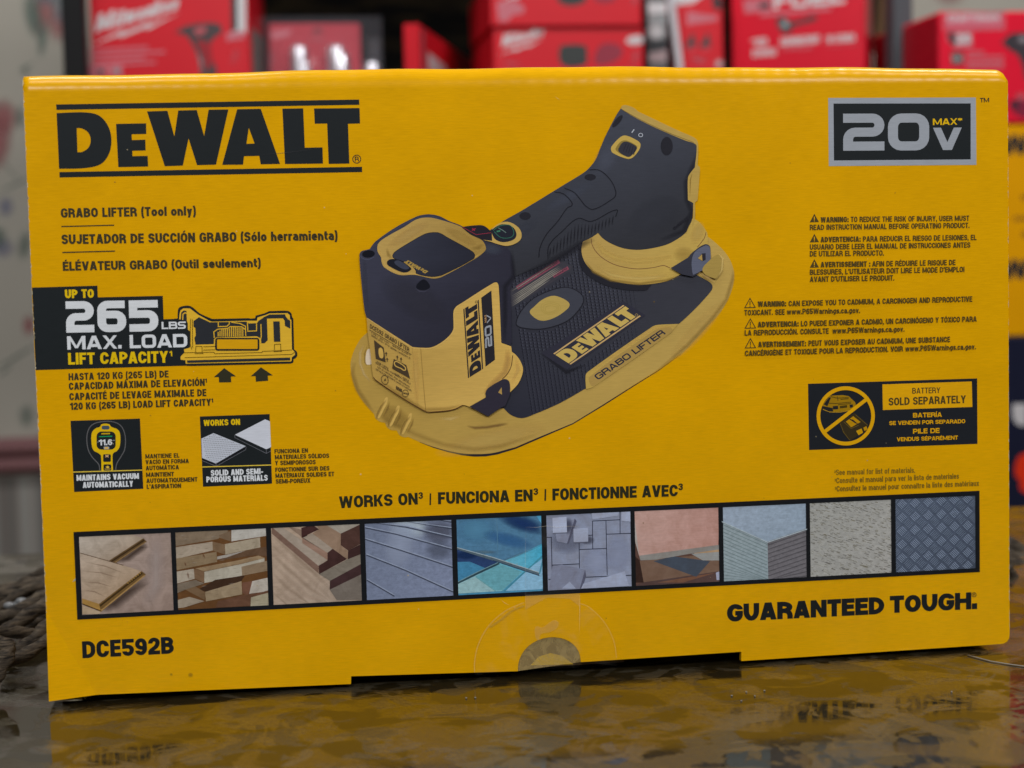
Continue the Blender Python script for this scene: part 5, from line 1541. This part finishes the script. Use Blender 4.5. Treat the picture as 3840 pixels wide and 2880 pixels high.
_w = math_n(strip_m, 'SINE', math_n(strip_m, 'MULTIPLY', _s.outputs[0], 2 * math.pi / 0.062), 0)
_w2 = math_n(strip_m, 'SINE', math_n(strip_m, 'MULTIPLY', _s.outputs[0], 2 * math.pi / 0.021), 0)
_c = mixc(strip_m, remap(strip_m, _w, -0.6, 0.7, 0, 1, True), (0.20, 0.19, 0.175), (0.36, 0.355, 0.33))
L.new(mixc(strip_m, remap(strip_m, _w2, 0.3, 1, 0, 0.45), _c, (0.27, 0.20, 0.175)), b.inputs['Base Color'])
mb = MB(); mb.box(-4, 5, YW + 0.004, YW + 0.1, FLOOR, zr0 - 0.006)
tag(mb.build('lower_wall', strip_m), kind='structure')
pink = mat('pink_painted_wood', (0.26, 0.125, 0.13), 0.5, 0.3)
mb = MB(); zc = (zr0 + zr1) / 2; hh = (zr1 - zr0) / 2
mb.tube([(-4, YW - 0.012, zc + hh * .5), (5, YW - 0.012, zc + hh * .5)], hh * .52, 14)
mb.tube([(-4, YW - 0.008, zc - hh * .5), (5, YW - 0.008, zc - hh * .5)], hh * .48, 14)
mb.box(-4, 5, YW - 0.01, YW + 0.001, zr0, zr1, 0.002)
tag(mb.build('chair_rail', pink, smooth=True), kind='structure')


def on(Y):
    return lambda *p: [(lambda q: (q.x, q.z))(at(x, y, Y)) for x, y in p]


# flowers printed on the wallpaper
ink = Ink(); wl = on(YW)
RO = (0.42, 0.13, 0.14, 1); GN = (0.13, 0.20, 0.17, 1); BL = (0.22, 0.23, 0.36, 1); LV = (0.20, 0.26, 0.30, 1)
for (x, y, rx, ry, rot, c, a) in ((165, 30, 38, 90, 10, RO, .9), (215, 90, 30, 60, 0, RO, .8), (185, -20, 60, 40, 0, LV, .8), (125, 60, 30, 80, -12, GN, .9), (160, 150, 14, 60, 8, GN, .9), (230, 40, 30, 50, 0, LV, .7),
                                  (10, 440, 48, 60, 0, RO, .95), (-5, 540, 40, 90, 10, RO, .9), (75, 440, 14, 40, 0, GN, .8), (22, 775, 24, 34, 0, BL, .8), (8, 930, 40, 34, 0, BL, .7), (-10, 890, 30, 40, 0, GN, .8), (92, 920, 22, 50, 10, GN, .7),
                                  (60, 690, 60, 5, -25, GN, .8), (60, 1340, 80, 6, -32, GN, .8), (108, 1220, 20, 34, 0, RO, .9), (100, 1560, 26, 40, 0, GN, .6), (20, 1390, 30, 6, -40, GN, .6), (100, 250, 36, 5, -30, GN, .5), (96, 265, 14, 20, 0, GN, .5), (40, 640, 50, 4, 50, GN, .5),
                                  (-90, 300, 50, 60, 0, RO, .9), (-160, 700, 50, 60, 0, BL, .8), (3560, -60, 60, 70, 0, RO, .8), (3900, -40, 50, 60, 0, GN, .7)):
    ink.blob(wl(*ellipse(x, y, rx * 1.35, ry * 1.3, rot)), c, a * .8)
o = ink.build('flower_print', wall); o.location.y = YW

steel = mat('grey_shelf_steel', (0.07, 0.083, 0.095), 0.45, 0.3)
blacks = mat('black_shelf_steel', (0.007, 0.007, 0.008), 0.55, 0.15)
YS = 1.25
ZB = 0.27
shelf = empty('storage_rack', (0.5, YS, FLOOR))
tag(shelf, 'tall metal storage rack with a black left post and grey right post behind the carton', 'shelf')
loc = lambda p: (p.x - 0.5, p.y - YS, p.z - FLOOR)
xl0, xl1 = at(233, 150, YS - .02).x, at(318, 150, YS - .02).x
xr0, xr1 = at(3352, 150, YS - .02).x, at(3424, 150, YS - .02).x
mb = MB(); mb.box(xl0 - .5, xl1 - .5, -0.02, 0.02, 0, 1.6, 0.002); mb.build('post', blacks, shelf)
mb = MB(); mb.box(xr0 - .5, xr1 - .5, -0.02, 0.01, 0, 1.6, 0.002); mb.build('post', steel, shelf)
mb = MB(); mb.box(xl0 - .5, xl1 - .5, 0.42, 0.45, 0, 1.6, 0.002); mb.build('post', blacks, shelf)
for z0 in (ZB - FLOOR - 0.02, ZB - FLOOR + 0.43, 0.35):
    mb = MB(); mb.box(xl1 - .5 + .001, xr0 - .5 - .001, -0.015, 0.44, z0, z0 + 0.02, 0.002); mb.build('shelf_board', blacks, shelf)
cloth = mat('dark_backing', (0.012, 0.010, 0.008), 0.9, 0.1)
nt, N, L, b = nodes(cloth)
L.new(mixc(cloth, remap(cloth, noise(cloth, coord(cloth, (1, 1, 5)), 14, 3), .45, .7, 0, 1), (0.006, 0.006, 0.006), (0.035, 0.026, 0.014)), b.inputs['Base Color'])
xb1 = at(3300, 100, YS + .45).x
mb = MB(); mb.box(xl1 - .5 + .002, at(2900, 100, YS + .45).x - .5, 0.452, 0.46, 0.36, 1.55); mb.build('back_panel', cloth, shelf)

RED = (0.62, 0.012, 0.024)


def carton_mat(name, c, rough=0.35):
    m = mat(name, c, rough, 0.18)
    nt, N, L, b = nodes(m)
    n = noise(m, coord(m), 18, 3)
    L.new(mixc(m, n, tuple(v * .9 for v in c), tuple(min(1, v * 1.08) for v in c)), b.inputs['Base Color'])
    return m


red_m = carton_mat('red_printed_card', RED); dred_m = carton_mat('dark_red_card', (0.40, 0.008, 0.02))
yel_m = carton_mat('yellow_printed_card', (0.80, 0.365, 0.0)); navy_m = carton_mat('navy_printed_card', (0.012, 0.014, 0.035))
kr_m = carton_mat('brown_card', (0.13, 0.075, 0.035))


class Pack:
    "a closed box whose front is measured at depth Y between two frame columns; print goes on its front"
    def __init__(s, name, label, x0, x1, ytop, Y, zb, depth, m, group=None, yaw=0.0, cat='box', shift=0):
        a, c = at(x0, ytop, Y), at(x1, ytop, Y)
        s.Y = Y; s.w = c.x - a.x; s.x0 = a.x; s.zb = zb; s.zt = (a.z + c.z) / 2
        s.root = empty(name, (a.x + s.w / 2, Y, zb), yaw)
        tag(s.root, label, cat, group)
        mb = MB(); mb.box(-s.w / 2, s.w / 2, 0, depth, 0, s.zt - zb, 0.0025)
        s.body = mb.build('box_body', m, s.root, True)
        for p in s.body.data.polygons: p.use_smooth = False

    def p(s, *pts):
        out = []
        for q in pts:
            r = at(q[0], q[1], s.Y); out.append((r.x - s.x0 - s.w / 2, r.z - s.zb))
        return out

    def one(s, x, y): return s.p((x, y))[0]

    def wd(s, px): return px / F_PX * (s.Y + .71)

    def __call__(s, *pts): return s.p(*pts)


CW = (0.60, 0.58, 0.60, 1); CD = (0.035, 0.037, 0.042, 1); CP = (0.56, 0.16, 0.20, 1)
GRP = 'red tool boxes standing on the rack'


def script_logo(ink, pk, O, E, hpx, thick=.26):
    "slanted brush lettering with a forked bolt below"
    sl = ((E[1] - O[1]) / (E[0] - O[0]))
    text(ink, pk, 'M', O, (O[0] + (E[0] - O[0]) * .2, O[1] + (E[1] - O[1]) * .2), hpx, CW, thick, up=(hpx * .22, -hpx))
    o2 = (O[0] + (E[0] - O[0]) * .225, O[1] + (E[1] - O[1]) * .225)
    text(ink, pk, 'ilwaukee', o2, E, hpx * .86, CW, thick, up=(hpx * .2, -hpx * .86))
    y = lambda t: O[1] + (E[1] - O[1]) * t
    x = lambda t: O[0] + (E[0] - O[0]) * t
    g = hpx * .30
    ink.poly(pk((x(-.06), y(-.06) + g * 2.1), (x(.36), y(.36) + g * .8), (x(.34), y(.34) + g * 1.4), (x(.68), y(.68) + g * .75), (x(.66), y(.66) + g * 1.3), (x(1.03), y(1.03) + g * .55), (x(.62), y(.62) + g * 2.1), (x(.64), y(.64) + g * 1.5), (x(.3), y(.3) + g * 2.2), (x(.32), y(.32) + g * 1.6)), CW)


# 1 drill-driver box on the left
pk = Pack('tool_box', 'red tool box with slanted white lettering and a printed drill beside the black post', 322, 926, -150, YS + .02, ZB, 0.155, red_m, GRP, math.radians(-7))
ink = Ink()
script_logo(ink, pk, (350, 118), (665, 38), 70)
for i, (y, x1) in enumerate(((180, 555), (198, 620), (218, 540), (236, 585))): ink.ribbon(pk((330, y + 6), (x1, y - 4)), pk.wd(9), CP)
ink.poly(pk((322, 246), (400, 243), (402, 285), (322, 288)), CP); ink.poly(pk((408, 244), (455, 242), (457, 285), (410, 286)), CP)
ink.poly(pk((360, 256), (385, 255), (386, 276), (362, 277)), CD); ink.poly(pk((420, 254), (448, 253), (449, 274), (422, 275)), (.25, .2, .22, 1))
ink.poly(pk(*curve([(655, 122, 1), (700, 98), (790, 88), (828, 98), (832, 125), (800, 150), (790, 200), (815, 262), (812, 290, 1), (755, 290, 1), (752, 250), (738, 200), (715, 155), (700, 135)], True)), (.075, .055, .06, 1))
ink.poly(pk((725, 112), (770, 100), (775, 122), (740, 135)), (.5, .10, .12, 1)); ink.poly(pk((735, 150), (790, 160), (800, 240), (775, 270), (760, 215)), (.34, .02, .03, 1)); ink.soft(pk((735, 190), (755, 230), (762, 285)), pk.wd(18), (.28, .3, .32, 1), .9)
ink.poly(pk((868, 0), (925, -20), (925, 130), (872, 135)), CW); ink.poly(pk((868, -20), (890, -20), (892, 118), (870, 122)), CD); ink.poly(pk((850, 128), (918, 120), (918, 150), (852, 158)), CP)
ink.soft(pk((880, 175), (885, 215), (880, 255)), pk.wd(40), CP, .35)
ink.build('box_print', pk.root)
mb = MB(); q = 0.0009; mb.box(pk.w / 2 + .0002, pk.w / 2 + .001, 0.025, 0.125, 0.03, 0.185); mb.build('side_print', mat('grey_print', (.16, .17, .16), .5, .4), pk.root)

# 2 clear blister pack with a red card
plast = mat('clear_plastic', (0.55, 0.55, 0.62), 0.10, 0.9, Alpha=0.05)
bl = Pack('blister_pack', 'clear plastic blister pack with a dull red card between two red boxes', 1005, 1350, 88, YS + .10, ZB, 0.004, carton_mat('dull_red_card', (0.46, 0.03, 0.05)), None, 0, 'package')
bl.body.name = 'card'
ink = Ink()
ink.poly(bl((1015, 118), (1095, 110), (1080, 135), (1020, 150)), CP); ink.poly(bl(*curve([(1165, 122, 1), (1190, 106), (1215, 120, 1)], True)), CD); ink.soft(bl((1145, 150), (1190, 146), (1240, 146)), bl.wd(16), CP, .7)
ink.soft(bl((1015, 170), (1018, 220), (1018, 290)), bl.wd(30), CP, .5)
ink.build('card_print', bl.root)
mb = MB(); mb.box(-bl.w / 2 - .014, bl.w / 2 + .026, -0.002, -0.0012, 0.0, bl.zt - bl.zb + .008)
for x in (1118, 1245, 1272):
    q = bl.one(x, 165); mb.tube([(q[0], -0.012, 0.0), (q[0], -0.012, q[1] - .008), (q[0], -0.008, q[1])], [.012, .012, .004], 14)
q = bl.one(1400, 150); mb.tube([(q[0], -0.006, 0.0), (q[0], -0.006, q[1])], .008, 12)
mb.build('plastic_shell', plast, bl.root, True)
chrome = mat('bright_bits', (0.5, 0.49, 0.54), 0.30, 0.5, Metallic=0.8)
for x, y, r in ((1120, 172, .010), (1135, 232, .009), (1258, 172, .010), (1272, 200, .012), (1392, 232, .010)):
    q = bl.one(x, y); mb = MB(); mb.tube([(q[0], -0.004, 0.001), (q[0], -0.004, q[1] - .004), (q[0], -0.004, q[1])], [r, r, r * .6], 16); mb.build('driver_bit', chrome, bl.root, True)

# 3 slim red box standing end-on, running back into the rack
a = at(1570, 88, YS - .03)
za = a.z
Y2 = YS + .40
c = at(1806, 262, Y2)
u = Vector((c.x - a.x, Y2 - (YS - .03)))
ln = u.length
tb = empty('tool_box', (a.x, YS - .03, ZB), math.atan2(u.y, u.x))
tag(tb, 'slim red box standing end-on beside the clear blister pack, its top edge running back', 'box', GRP)
mb = MB(); mb.box(0, ln, 0, 0.018, 0, za - ZB, 0.0012); mb.build('box_body', red_m, tb)
ink = Ink(); hh_ = za - ZB
ink.poly([(.012, hh_ - .004), (.03, hh_ - .004), (.03, 0.02), (.012, 0.02)], (.42, .10, .13, 1))
ink.poly([(.05, hh_ - .026), (.17, hh_ - .030), (.17, hh_ - .048), (.052, hh_ - .046)], CW); ink.ribbon([(.06, hh_ - .062), (.22, hh_ - .066)], .007, CP); ink.ribbon([(.05, hh_ - .078), (.26, hh_ - .080)], .008, CP)
ink.build('box_print', tb)

# 4 two boxes stacked flat
lo_ = Pack('battery_box', 'lower of the two flat red boxes stacked behind the carton', 1848, 2412, 102, YS, ZB, 0.20, red_m, GRP)
ink = Ink()
script_logo(ink, lo_, (1880, 176), (2035, 136), 46)
ink.poly(lo_(*curve([(2098, 180), (2125, 168), (2195, 172), (2202, 200), (2195, 242), (2110, 244)], True)), (.045, .05, .05, 1)); ink.poly(lo_(*curve([(2235, 240), (2240, 185), (2270, 162), (2320, 170), (2335, 195), (2310, 228)], True)), (.30, .035, .06, 1))
ink.poly(lo_(*curve([(2348, 152), (2365, 138), (2405, 135), (2408, 160), (2360, 166)], True)), CW); ink.soft(lo_((2380, 180), (2385, 210), (2380, 250)), lo_.wd(40), CP, .5); ink.soft(lo_((1870, 240), (1920, 238), (1960, 236)), lo_.wd(24), CP, .5)
ink.build('box_print', lo_.root)
up_ = Pack('battery_box', 'upper of the two flat red boxes stacked behind the carton', 1836, 2404, -80, YS - .004, lo_.zt + .0004, 0.20, red_m, GRP)
ink = Ink()
ink.poly(up_((1862, 10), (1930, 0), (1970, 30), (1960, 52), (1925, 55), (1900, 82), (1870, 80)), CP)
ink.poly(up_(*curve([(2090, -40), (2190, -44), (2192, 8), (2105, 14)], True)), (.045, .05, .05, 1)); ink.poly(up_(*curve([(2225, -40), (2310, -44), (2305, 0), (2240, 6)], True)), (.30, .035, .06, 1)); ink.soft(up_((2375, -20), (2380, 0), (2382, 22)), up_.wd(34), CP, .6)
script_logo(ink, up_, (1880, -20), (2035, -60), 46)
ink.build('box_print', up_.root)

# 5 narrow box turned so its grey side shows
nb = Pack('tool_box', 'narrow red box with two dark triangles and a grey and white photo side', 2528, 2708, -60, YS + .03, ZB, 0.12, red_m, GRP, math.radians(-3))
ink = Ink()
ink.poly(nb((2530, 20), (2530, -20), (2660, -30), (2600, 12)), CW); ink.poly(nb((2578, 40), (2625, 52), (2690, 60), (2690, 78), (2575, 94)), CP)
ink.poly(nb(*curve([(2672, -10), (2692, -15), (2705, 20), (2690, 40), (2675, 25)], True)), CD)
for x in (2595, 2650): ink.poly(nb((x - 30, 178), (x + 5, 120), (x + 16, 172)), (.06, .06, .065, 1)); ink.soft(nb((x - 30, 186), (x, 184), (x + 20, 180)), nb.wd(12), CP, .9)
ink.soft(nb((2585, 228), (2620, 225), (2660, 222)), nb.wd(40), CP, .6); ink.blob(nb(*ellipse(2695, 240, 18, 20)), CW, .8)
ink.build('box_print', nb.root)
sd = Pack('photo_box', 'grey and white printed box edge squeezed beside the stacked flat boxes', 2426, 2500, -60, YS + .02, ZB, 0.10, carton_mat('grey_card', (.10, .105, .11)), None)
ink = Ink()
ink.poly(sd((2428, 10), (2500, 8), (2500, 50), (2430, 55)), CW); ink.blob(sd(*ellipse(2462, 118, 42, 40)), CW, 1); ink.poly(sd((2430, 60), (2500, 58), (2500, 90), (2430, 92)), (.3, .31, .32, 1)); ink.poly(sd((2430, 150), (2500, 148), (2500, 190), (2430, 192)), CD); ink.poly(sd((2432, 200), (2500, 185), (2500, 232), (2434, 232)), (.35, .26, .27, 1))
ink.build('box_print', sd.root)
mb = MB(); p0 = at(2505, -60, YS + .026); p1 = at(2545, 250, YS + .026)
mb.tube([(p0.x, YS + .022, p0.z), (p1.x, YS + .022, p1.z), (p1.x + .004, YS + .022, ZB)], .0045, 8)
edge_o = mb.build('white_card_strip', mat('white_card', (.6, .6, .64), .5, .4)); tag(edge_o, 'white card strip leaning along the narrow red box with triangles', 'strip')

# 6 big red box
fb_ = Pack('tool_box', 'large deep red box with wide white capitals beside the grey post', 2745, 3228, -170, YS + .02, ZB, 0.10, carton_mat('deep_red_card', (0.66, 0.006, 0.026)), GRP, math.radians(-25))
ink = Ink()
ink.poly(fb_((2792, -12), (2895, -16), (2898, 34), (2798, 38)), CP); ink.poly(fb_((2850, 4), (2890, 2), (2890, 22), (2852, 24)), CD); text(ink, fb_, 'FUEL', (2905, 30), (3160, 24), 62, CW, .30, bar=.26, r=.2, euro=True)
ink.ribbon(fb_((2855, 48), (3110, 40)), fb_.wd(13), CP)
ink.poly(fb_(*curve([(2915, 68), (2945, 62), (2970, 80), (3055, 62), (3060, 78), (2975, 100), (2965, 120), (2935, 118)], True)), (.05, .05, .055, 1)); ink.blob(fb_(*ellipse(2946, 88, 18, 18)), (.45, .48, .5, 1), .9)
for (x, y, w, h, s_) in ((2822, 165, 60, 30, '18'), (2825, 205, 88, 28, 'XHIGH'), (2930, 168, 140, 30, 'LABORATORY'), (2932, 188, 110, 14, 'TORQUE'), (3095, 168, 100, 28, '18 LITRES'), (3096, 184, 110, 10, '---')):
    text(ink, fb_, s_ if '-' in s_ else s_, (x, y), (x + w, y - w * .02), h, CP if h < 20 else CW, .24)
ink.build('box_print', fb_.root)
kb = Pack('brown_box', 'brown cardboard box end showing between the deep red box and grey post', 3275, 3338, -120, YS + .2, ZB + .18, 0.1, kr_m)
kb.root.rotation_euler = (0, math.radians(8), 0)

# 7 the stack at the far right: a low bench carries navy, yellow and red boxes
YR = 1.12
zb_n = at(3830, 2235, YR).z
bench = mat('bench_wood', (0.08, 0.05, 0.03), 0.6, 0.3)
bt = empty('side_bench', (at(3900, 2200, YR).x, YR, FLOOR)); tag(bt, 'low dark wooden bench under the navy box at the right', 'bench')
mb = MB(); mb.box(-.22, .30, -.03, .32, zb_n - .03 - FLOOR, zb_n - FLOOR - .0003, .003); mb.build('bench_top', bench, bt)
for x in (-.2, .28):
    for y in (-.01, .30): mb = MB(); mb.box(x - .02, x + .02, y - .02, y + .02, 0, zb_n - .0305 - FLOOR); mb.build('leg', bench, bt)
zy0 = at(3800, 1258, YR).z; zr_ = at(3800, 462, YR).z
nv = Pack('navy_box', 'navy blue box with a white letter and red shapes under the yellow box', 3640, 4350, 1258, YR, zb_n, 0.24, navy_m)
ink = Ink()
text(ink, nv, 'u', (3797, 1598), (3850, 1596), 112, CW, .26); text(ink, nv, 'sb', (3862, 1596), (3980, 1592), 112, CW, .26)
ink.build('box_lettering', nv.root)
OR = (.75, .035, .008, 1); O2 = (.85, .10, .01, 1)
ink = Ink(); ink.poly(nv(*curve([(3808, 1740), (3830, 1705), (3900, 1700), (3900, 1850), (3830, 1840), (3822, 1800), (3808, 1785)], True)), OR); ink.build('red_print', nv.root)
ink = Ink(); ink.poly(nv(*curve([(3790, 2030), (3810, 1995), (3860, 1980), (3930, 2010), (3920, 2060), (3850, 2060)], True)), O2)
ink.build('orange_print', nv.root)
yb = Pack('yellow_box', 'yellow box with black capitals at the right edge, on top of the navy box', 3660, 4330, 462, YR + .004, nv.zt + .0005, 0.22, yel_m)
for y in (595, 1062):
    ink = Ink(); logo(ink, (.035, .03, .03, 1), Vector(yb.one(3585 + 40, y)), Vector(yb.one(3625 + 420, y - 6)) - Vector(yb.one(3625, y)), Vector((0, yb.wd(100))), bars=False); ink.build('box_lettering', yb.root)
for y, x, w_, c_ in ((820, 3800, 16, (.32, .14, .01, 1)), (740, 3830, 20, (.3, .13, .01, 1)), (880, 3832, 22, (.3, .13, .01, 1)), (1292, 3810, 14, (.4, .18, .01, 1))):
    ink = Ink(); ink.ribbon(yb((x, y), (3900, y - 1)), yb.wd(w_), c_); ink.build('text_line', yb.root)
cb = Pack('tool_box', 'red box with a framed white wordmark, on top of the yellow box', 3522, 4200, 42, YR + .002, yb.zt + .0005, 0.21, carton_mat('bright_red_card', (0.80, 0.012, 0.04)), None)
ink = Ink()
fr = cb((3540, 52), (3764, 46), (3766, 108), (3542, 112)); ink.ribbon(fr, cb.wd(7), CP, True); ink.poly(cb((3546, 58), (3758, 52), (3760, 103), (3548, 107)), (.66, .14, .20, 1))
text(ink, cb, 'CRAFTSMAN', (3552, 82), (3748, 77), 26, CW, .24)
ink.poly(cb((3550, 122), (3645, 118), (3648, 176), (3580, 182), (3552, 150)), CP); ink.poly(cb((3552, 124), (3580, 122), (3582, 168), (3568, 172)), CD); text(ink, cb, '20', (3586, 166), (3640, 164), 40, CW, .3)
ink.poly(cb((3566, 196), (3612, 194), (3614, 242), (3568, 244)), (.09, .08, .085, 1)); text(ink, cb, 'V20', (3570, 232), (3608, 230), 22, (.4, .36, .36, 1), .2)
for y, x1 in ((198, 3690), (216, 3764), (236, 3764), (250, 3764)): ink.ribbon(cb((3624, y), (x1, y - 2)), cb.wd(10), CP)
ink.poly(cb(*curve([(3755, 160, 1), (3790, 128), (3860, 122), (3900, 130), (3900, 300), (3850, 300), (3835, 250), (3815, 205), (3790, 190)], True)), (.055, .045, .055, 1)); ink.blob(cb(*ellipse(3835, 148, 22, 18)), (.4, .36, .4, 1), .8)
ink.blob(cb(*ellipse(3830, 365, 26, 22)), CP, .7); ink.poly(cb(*curve([(3785, 385), (3810, 374), (3850, 380), (3900, 395), (3900, 450), (3830, 440), (3800, 420)], True)), (.24, .02, .05, 1)); ink.blob(cb(*ellipse(3806, 392, 20, 20)), (.05, .04, .06, 1), .95)
ink.build('box_print', cb.root)
mb = MB(); mb.box(-cb.w / 2 - .0009, -cb.w / 2 - .0002, 0.004, 0.205, 0.004, cb.zt - cb.zb - .004); mb.build('side_panel', dred_m, cb.root)
# ------------------------------------------------------------------ vines, thread, crumbs on the table
bark = mat('vine_bark', (0.09, 0.075, 0.055), 0.75, 0.25)
nt, N, L, b = nodes(bark)
_v = coord(bark, (60, 60, 420), (0, 0.35, 0))
_n = noise(bark, _v, 2.2, 4, 0.65, 0.4)
L.new(mixc(bark, remap(bark, _n, .36, .66, 0, 1), (0.008, 0.006, 0.005), (0.12, 0.094, 0.066)), b.inputs['Base Color'])
bump(bark, _n, 0.8, 0.0010)


def strand(root, px, ox, oy, k, r, Y0, Y1, seed):
    rnd = random.Random(seed)
    pts = curve([(x, y) for x, y in px], False, 8)
    m = len(pts)
    P3 = []
    R3 = []
    for i, (x, y) in enumerate(pts):
        t = i / (m - 1)
        P3.append(at(ox + x / k, oy + y / k, Y0 + (Y1 - Y0) * t))
        R3.append(1.22 * r * (1 + .10 * math.sin(i * .5 + seed) + rnd.uniform(-.05, .05)))
    mb = MB()
    mb.tube([p - root.location for p in P3], R3, 18, 5, 0.05, 0.05)
    mb.build('vine_stem', bark, root, True)


vb = empty('vine_bundle', (-0.04, 0.12, ZT))
tag(vb, 'gnarled brown vine stems bunched on the table beside the left carton edge', 'vines')
LV_ = (0, 2080, 3.456)
for i, (px, r, y0, y1) in enumerate((
        ([(-400, 640), (-60, 510), (150, 455), (300, 400), (420, 320), (640, 225)], .0034, .23, .23), ([(-400, 700), (-60, 560), (150, 500), (320, 440), (640, 330)], .0036, .215, .215),
        ([(-400, 900), (-60, 720), (100, 610), (230, 520), (420, 430), (640, 390)], .0022, .20, .21), 
        ([(-400, 860), (-60, 820), (200, 745), (400, 640), (520, 560), (640, 520)], .0028, .17, .19), 
        ([(60, 1010), (150, 950), (300, 835), (450, 730), (640, 640)], .0030, .13, .15), ([(160, 1060), (240, 990), (400, 880), (640, 790)], .0030, .15, .165),
        ([(-400, 1030), (-60, 995), (200, 1000), (480, 1035), (640, 1080)], .0024, .10, .12),
        ([(40, 1350), (250, 1235), (450, 1100), (560, 975), (660, 880)], .0026, .065, .085), ([(60, 1400), (300, 1310), (500, 1190), (660, 1090)], .0024, .055, .07),
        
        ([(-300, 1230), (-60, 1160), (30, 1165), (92, 1225), (75, 1320), (0, 1450), (-60, 1560), (-200, 1640)], .0030, .035, .02))):
    strand(vb, px, *LV_, r, y0, y1, i + 1)
vb = empty('vine_bundle', (0.50, 0.18, ZT))
tag(vb, 'gnarled brown vine stems lying on the table past the right carton edge', 'vines')
RV_ = (3640, 1900, 2.37)
for i, (px, r, y0, y1) in enumerate((
        ([(280, 330), (400, 385), (480, 425), (700, 470)], .0046, .24, .24), ([(280, 430), (400, 470), (500, 500), (700, 540)], .004, .22, .22), ([(280, 490), (380, 515), (500, 545), (700, 600)], .0034, .20, .20),
        ([(330, 540), (390, 630), (440, 740), (470, 860)], .0020, .16, .16), ([(300, 560), (370, 660), (400, 780), (430, 900)], .0020, .17, .17), ([(420, 560), (460, 650), (520, 760)], .0022, .18, .18),
        ([(280, 740), (400, 760), (500, 770), (700, 790)], .0032, .17, .17), ([(280, 800), (400, 815), (500, 850), (700, 900)], .0036, .15, .15), ([(280, 610), (420, 640), (520, 680), (700, 700)], .0036, .23, .23),
        ([(280, 900), (400, 930), (500, 960), (700, 1000)], .0040, .15, .15), ([(280, 690), (420, 700), (520, 720), (700, 760)], .0040, .24, .24))):
    strand(vb, px, *RV_, r, y0, y1, i + 31)
peb = mat('pale_bead', (0.20, 0.21, 0.22), 0.2, 0.5)
mb = MB()
c0 = at(60, 2265, .19)
for dx, dz, r in ((-.0035, -.0006, .0024), (.0028, .0012, .0026), (0, 0, .0016)):
    bm = bmesh.new(); bmesh.ops.create_icosphere(bm, subdivisions=3, radius=r)
    for v_ in bm.verts: v_.co = Vector((v_.co.x * 1.25, v_.co.y, v_.co.z * .8)) + c0 + Vector((dx, 0, dz))
    mb.add([v_.co.copy() for v_ in bm.verts], [[v_.index for v_ in f_.verts] for f_ in bm.faces]); bm.free()
tag(mb.build('pale_bead', peb, None, True), 'pale glassy bead caught among the left vine stems', 'bead')
thread_m = mat('pale_thread', (0.30, 0.28, 0.24), 0.6, 0.3)
mb = MB()
tp = [I_(*[(1850, 930)]), ]
pts = [at_z(2560 + x / K1, 1920 + y / K1, ZT + .00035) for x, y in ((1848, 928), (1900, 942), (2000, 968), (2110, 986), (2212, 1000), (2330, 1022))]
mb.tube(pts, .00028, 8)
tag(mb.build('loose_thread', thread_m, None, True), 'thin pale thread lying on the glass by the right carton corner', 'thread')
rnd = random.Random(11)
words = ['beside the notch of the right tab', 'above the mirrored slogan', 'left of the mirrored slogan', 'near the centre of the mirrored slogan']
cr = [(1280 + 810 / K1, 1920 + 1210 / K1, 'left of the thumb notch reflection'), (1280 + 868 / K1, 1920 + 1207 / K1, 'just right of another crumb near the thumb notch'), (2560 + 318 / K1, 1920 + 1195 / K1, 'leftmost of the cluster below the right tab'), (2560 + 380 / K1, 1920 + 1228 / K1, 'lowest left of the cluster below the right tab'),
      (2560 + 413 / K1, 1920 + 1170 / K1, 'upper middle of the cluster below the right tab'), (2560 + 467 / K1, 1920 + 1197 / K1, 'right of the cluster below the right tab'), (2560 + 530 / K1, 1920 + 1162 / K1, 'topmost right crumb below the right tab'), (2560 + 1743 / K1, 1920 + 1170 / K1, 'lone one above the mirrored last letters of the slogan')]
for x, y, w_ in cr:
    c0 = at_z(x, y, ZT)
    bm = bmesh.new(); bmesh.ops.create_icosphere(bm, subdivisions=2, radius=.00036)
    for v_ in bm.verts: v_.co = Vector((v_.co.x * rnd.uniform(.8, 1.5), v_.co.y * rnd.uniform(.8, 1.4), v_.co.z * rnd.uniform(.6, 1.0)))
    zmin = min(v_.co.z for v_ in bm.verts)
    me = bpy.data.meshes.new('crumb'); bm.to_mesh(me); bm.free(); me.materials.append(thread_m)
    o = bpy.data.objects.new('crumb', me); COL.objects.link(o); o.location = (c0.x, c0.y, ZT - zmin)
    tag(o, 'tiny white crumb on the glass, ' + w_, 'crumb', 'white crumbs on the glass')
